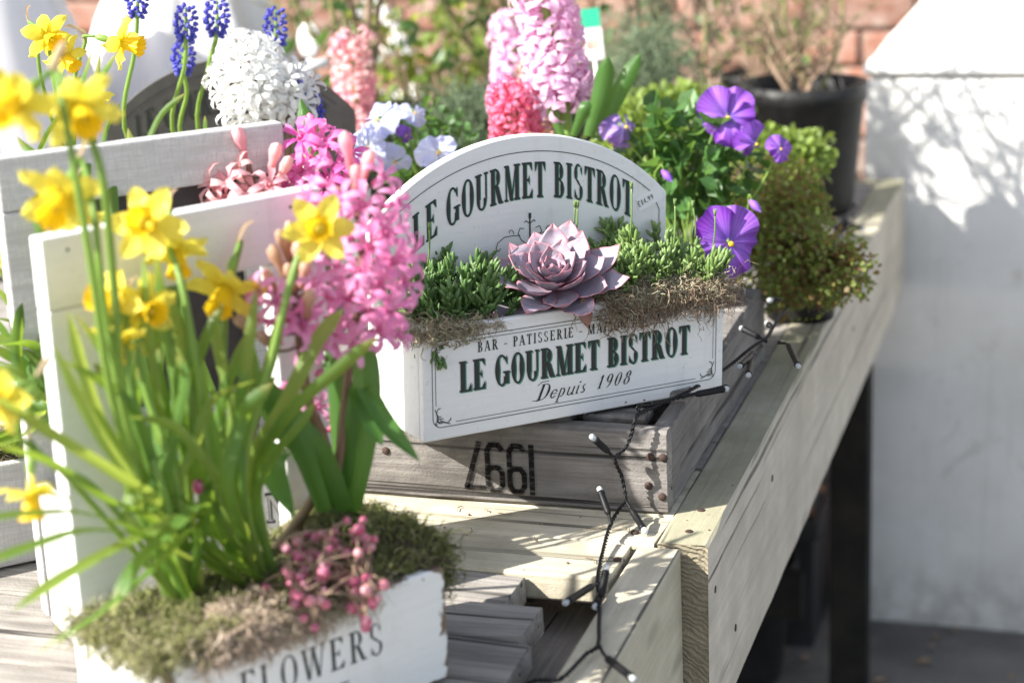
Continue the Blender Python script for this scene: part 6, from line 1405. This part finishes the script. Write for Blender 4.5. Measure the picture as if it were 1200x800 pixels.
# ornate white metal garden chair between table and wall
def chair():
    M_W = plain('white_enamelled_metal', (.80, .80, .79), .4, 40, (.70, .70, .68))
    b = Vector((-1.52, 3.30, GZ)); t = thing('garden_chair', b, 'ornate white metal garden chair against the brick wall', 'chair')
    def part(name, paths, r): 
        mb = MB()
        for p in paths: mb.tube(bez(p, 12), r, 8)
        inst(name, mb.mesh(name, M_W), t)
    X = Vector((1, 0, 0)); Z = Vector((0, 0, 1)); Yv = Vector((0, 1, 0))
    for sx in (-.2, .2):
        for sy in (-.19, .19): part('leg', [[b+X*sx+Yv*sy+Z*.45, b+X*sx*1.05+Yv*sy*1.05+Z*.2, b+X*sx*1.15+Yv*sy*1.1]], .012)
    mb = MB(); mb.lathe([(.001, .45), (.22, .45), (.235, .46), (.22, .475), (.001, .47)], 36, c=b); inst('seat', mb.mesh('seat', M_W), t)
    part('backrest', [[b+X*-.21+Yv*.2+Z*.46, b+X*-.24+Yv*.22+Z*.75, b+X*-.15+Yv*.23+Z*.98, b+Yv*.24+Z*1.03, b+X*.15+Yv*.23+Z*.98, b+X*.24+Yv*.22+Z*.75, b+X*.21+Yv*.2+Z*.46],
        [b+X*-.20+Yv*.22+Z*.92, b+X*.20+Yv*.22+Z*.62], [b+X*.20+Yv*.22+Z*.92, b+X*-.20+Yv*.22+Z*.62], [b+X*-.1+Yv*.22+Z*.5, b+X*-.1+Yv*.225+Z*.98], [b+X*.1+Yv*.22+Z*.5, b+X*.1+Yv*.225+Z*.98], [b+X*-.23+Yv*.22+Z*.80, b+X*.23+Yv*.22+Z*.80]], .013)
chair()
t = thing('stone_block', Vector((-1.95, 3.6, GZ)), 'pale grey concrete block pile left of the garden chair', 'stone')
M_STONE = plain('pale_concrete_block', (.42, .41, .40), .9, 20, (.30, .29, .28), .6, 0, .004)
for k in range(4):
    mb = plank(.44, .215, .10, 4, .002, 80+k, .006); inst('block', mb.mesh('block', M_STONE, False), t, Matrix.Translation((-1.97+.02*(k % 2), 3.62, GZ+.11+.22*k)) @ Rb)
# white spoon shaped ornament
t = thing('garden_spoon', at(366, 60, 2.75), 'blurred white spoon shaped plant marker behind the white hyacinth', 'plant marker')
mb = MB(); pz = at(362, 48, 2.75); mb.sphere((0, 0, 0), .020, 14, 10, sc=(.9, .25, 1.35)); inst('bowl', mb.mesh('bowl', M_STICK), t, Matrix.Translation(pz))
mb = MB(); mb.tube(bez([pz-Vector((0, 0, .025)), pz-Vector((-.0, 0, .08)), pz-Vector((-.01, .0, .20))], 8), .004, 8); mb.tube([at(340, 85, 2.72), at(385, 72, 2.72)], .007, 8); inst('handle', mb.mesh('handle', M_STICK), t)

# things under the table
def under():
    for k, (x, y, r, h) in enumerate(((-.55, 2.75, .12, .20), (-.85, 2.4, .10, .16), (-.62, 2.15, .09, .14))):
        pot(Vector((x, y, GZ+.0)), r, h, ['dark pot under the table, nearest the leg', 'dark pot deeper under the table', 'small dark pot under the middle of the table'][k])
    leafy('dead_foliage', Vector((-.55, 2.75, GZ+.18)), 'brown dead leaves in the pot under the table', 'dead plant', 500, (Vector((-.52, 2.72, GZ+.36)), (.12, .10, .16)), .03, .02, leafm('dead_brown_leaf', (.16, .07, .03), (.28, .13, .06), (.3, .12, .05), .2), 77, 24, M_TWIG)
M_DKP = plain('added_crate_black', (.02, .02, .022), .5, 20, (.03, .03, .032))  # black crates added to keep the space under the table dark
def tray(x, y, z, lab, W_=.40, D_=.30, H_=.22):
    t = thing('added_dark_crate', (x, y, z), lab, 'crate')
    for (nm, b_) in (('side_panel', (-W_/2, W_/2, -D_/2, -D_/2+.008, 0, H_)), ('side_panel', (-W_/2, W_/2, D_/2-.008, D_/2, 0, H_)), ('end_panel', (-W_/2, -W_/2+.008, -D_/2+.0085, D_/2-.0085, 0, H_)), ('end_panel', (W_/2-.008, W_/2, -D_/2+.0085, D_/2-.0085, 0, H_)), ('rim', (-W_/2-.008, W_/2+.008, -D_/2-.008, -D_/2-.0005, H_-.03, H_+.004)), ('rim', (W_/2+.0005, W_/2+.009, -D_/2, D_/2, H_-.03, H_+.004))):
        mb = MB(); mb.box(*b_); o = inst(nm, mb.mesh(nm, M_DKP, False), t, Matrix.Translation((x, y, z))); md = o.modifiers.new('bev', 'BEVEL'); md.width = .003; md.segments = 2
tray(-.62, 3.02, GZ, 'added black crate darkening the ground behind the table leg'); tray(-.62, 3.02, GZ+.23, 'added black crate stacked on another to darken behind the table leg'); tray(-1.12, 2.9, GZ, 'added black crate darkening the ground, left one under the table'); tray(-1.1, 2.92, GZ+.23, 'added upper black crate of the left darkening stack under the table')
under()
rs = np.random.default_rng(8); n = 90
C_ = np.stack([rs.uniform(-.9, .6, n), rs.uniform(2.2, 3.0, n), np.full(n, GZ+.004)], 1)
V, F, U = leaves(C_, np.tile([0, 0, 1.], (n, 1))+rs.normal(size=(n, 3))*.15, rs.normal(size=(n, 3))*np.array([1, 1, .05]), rs.uniform(.015, .03, n), rs.uniform(.008, .015, n))
props(inst('leaf_litter', np_mesh('leaf_litter', V, F, U, M_TWIG, False)), 'scattered dry leaves on the ground by the pier', 'leaf litter', kind='stuff')
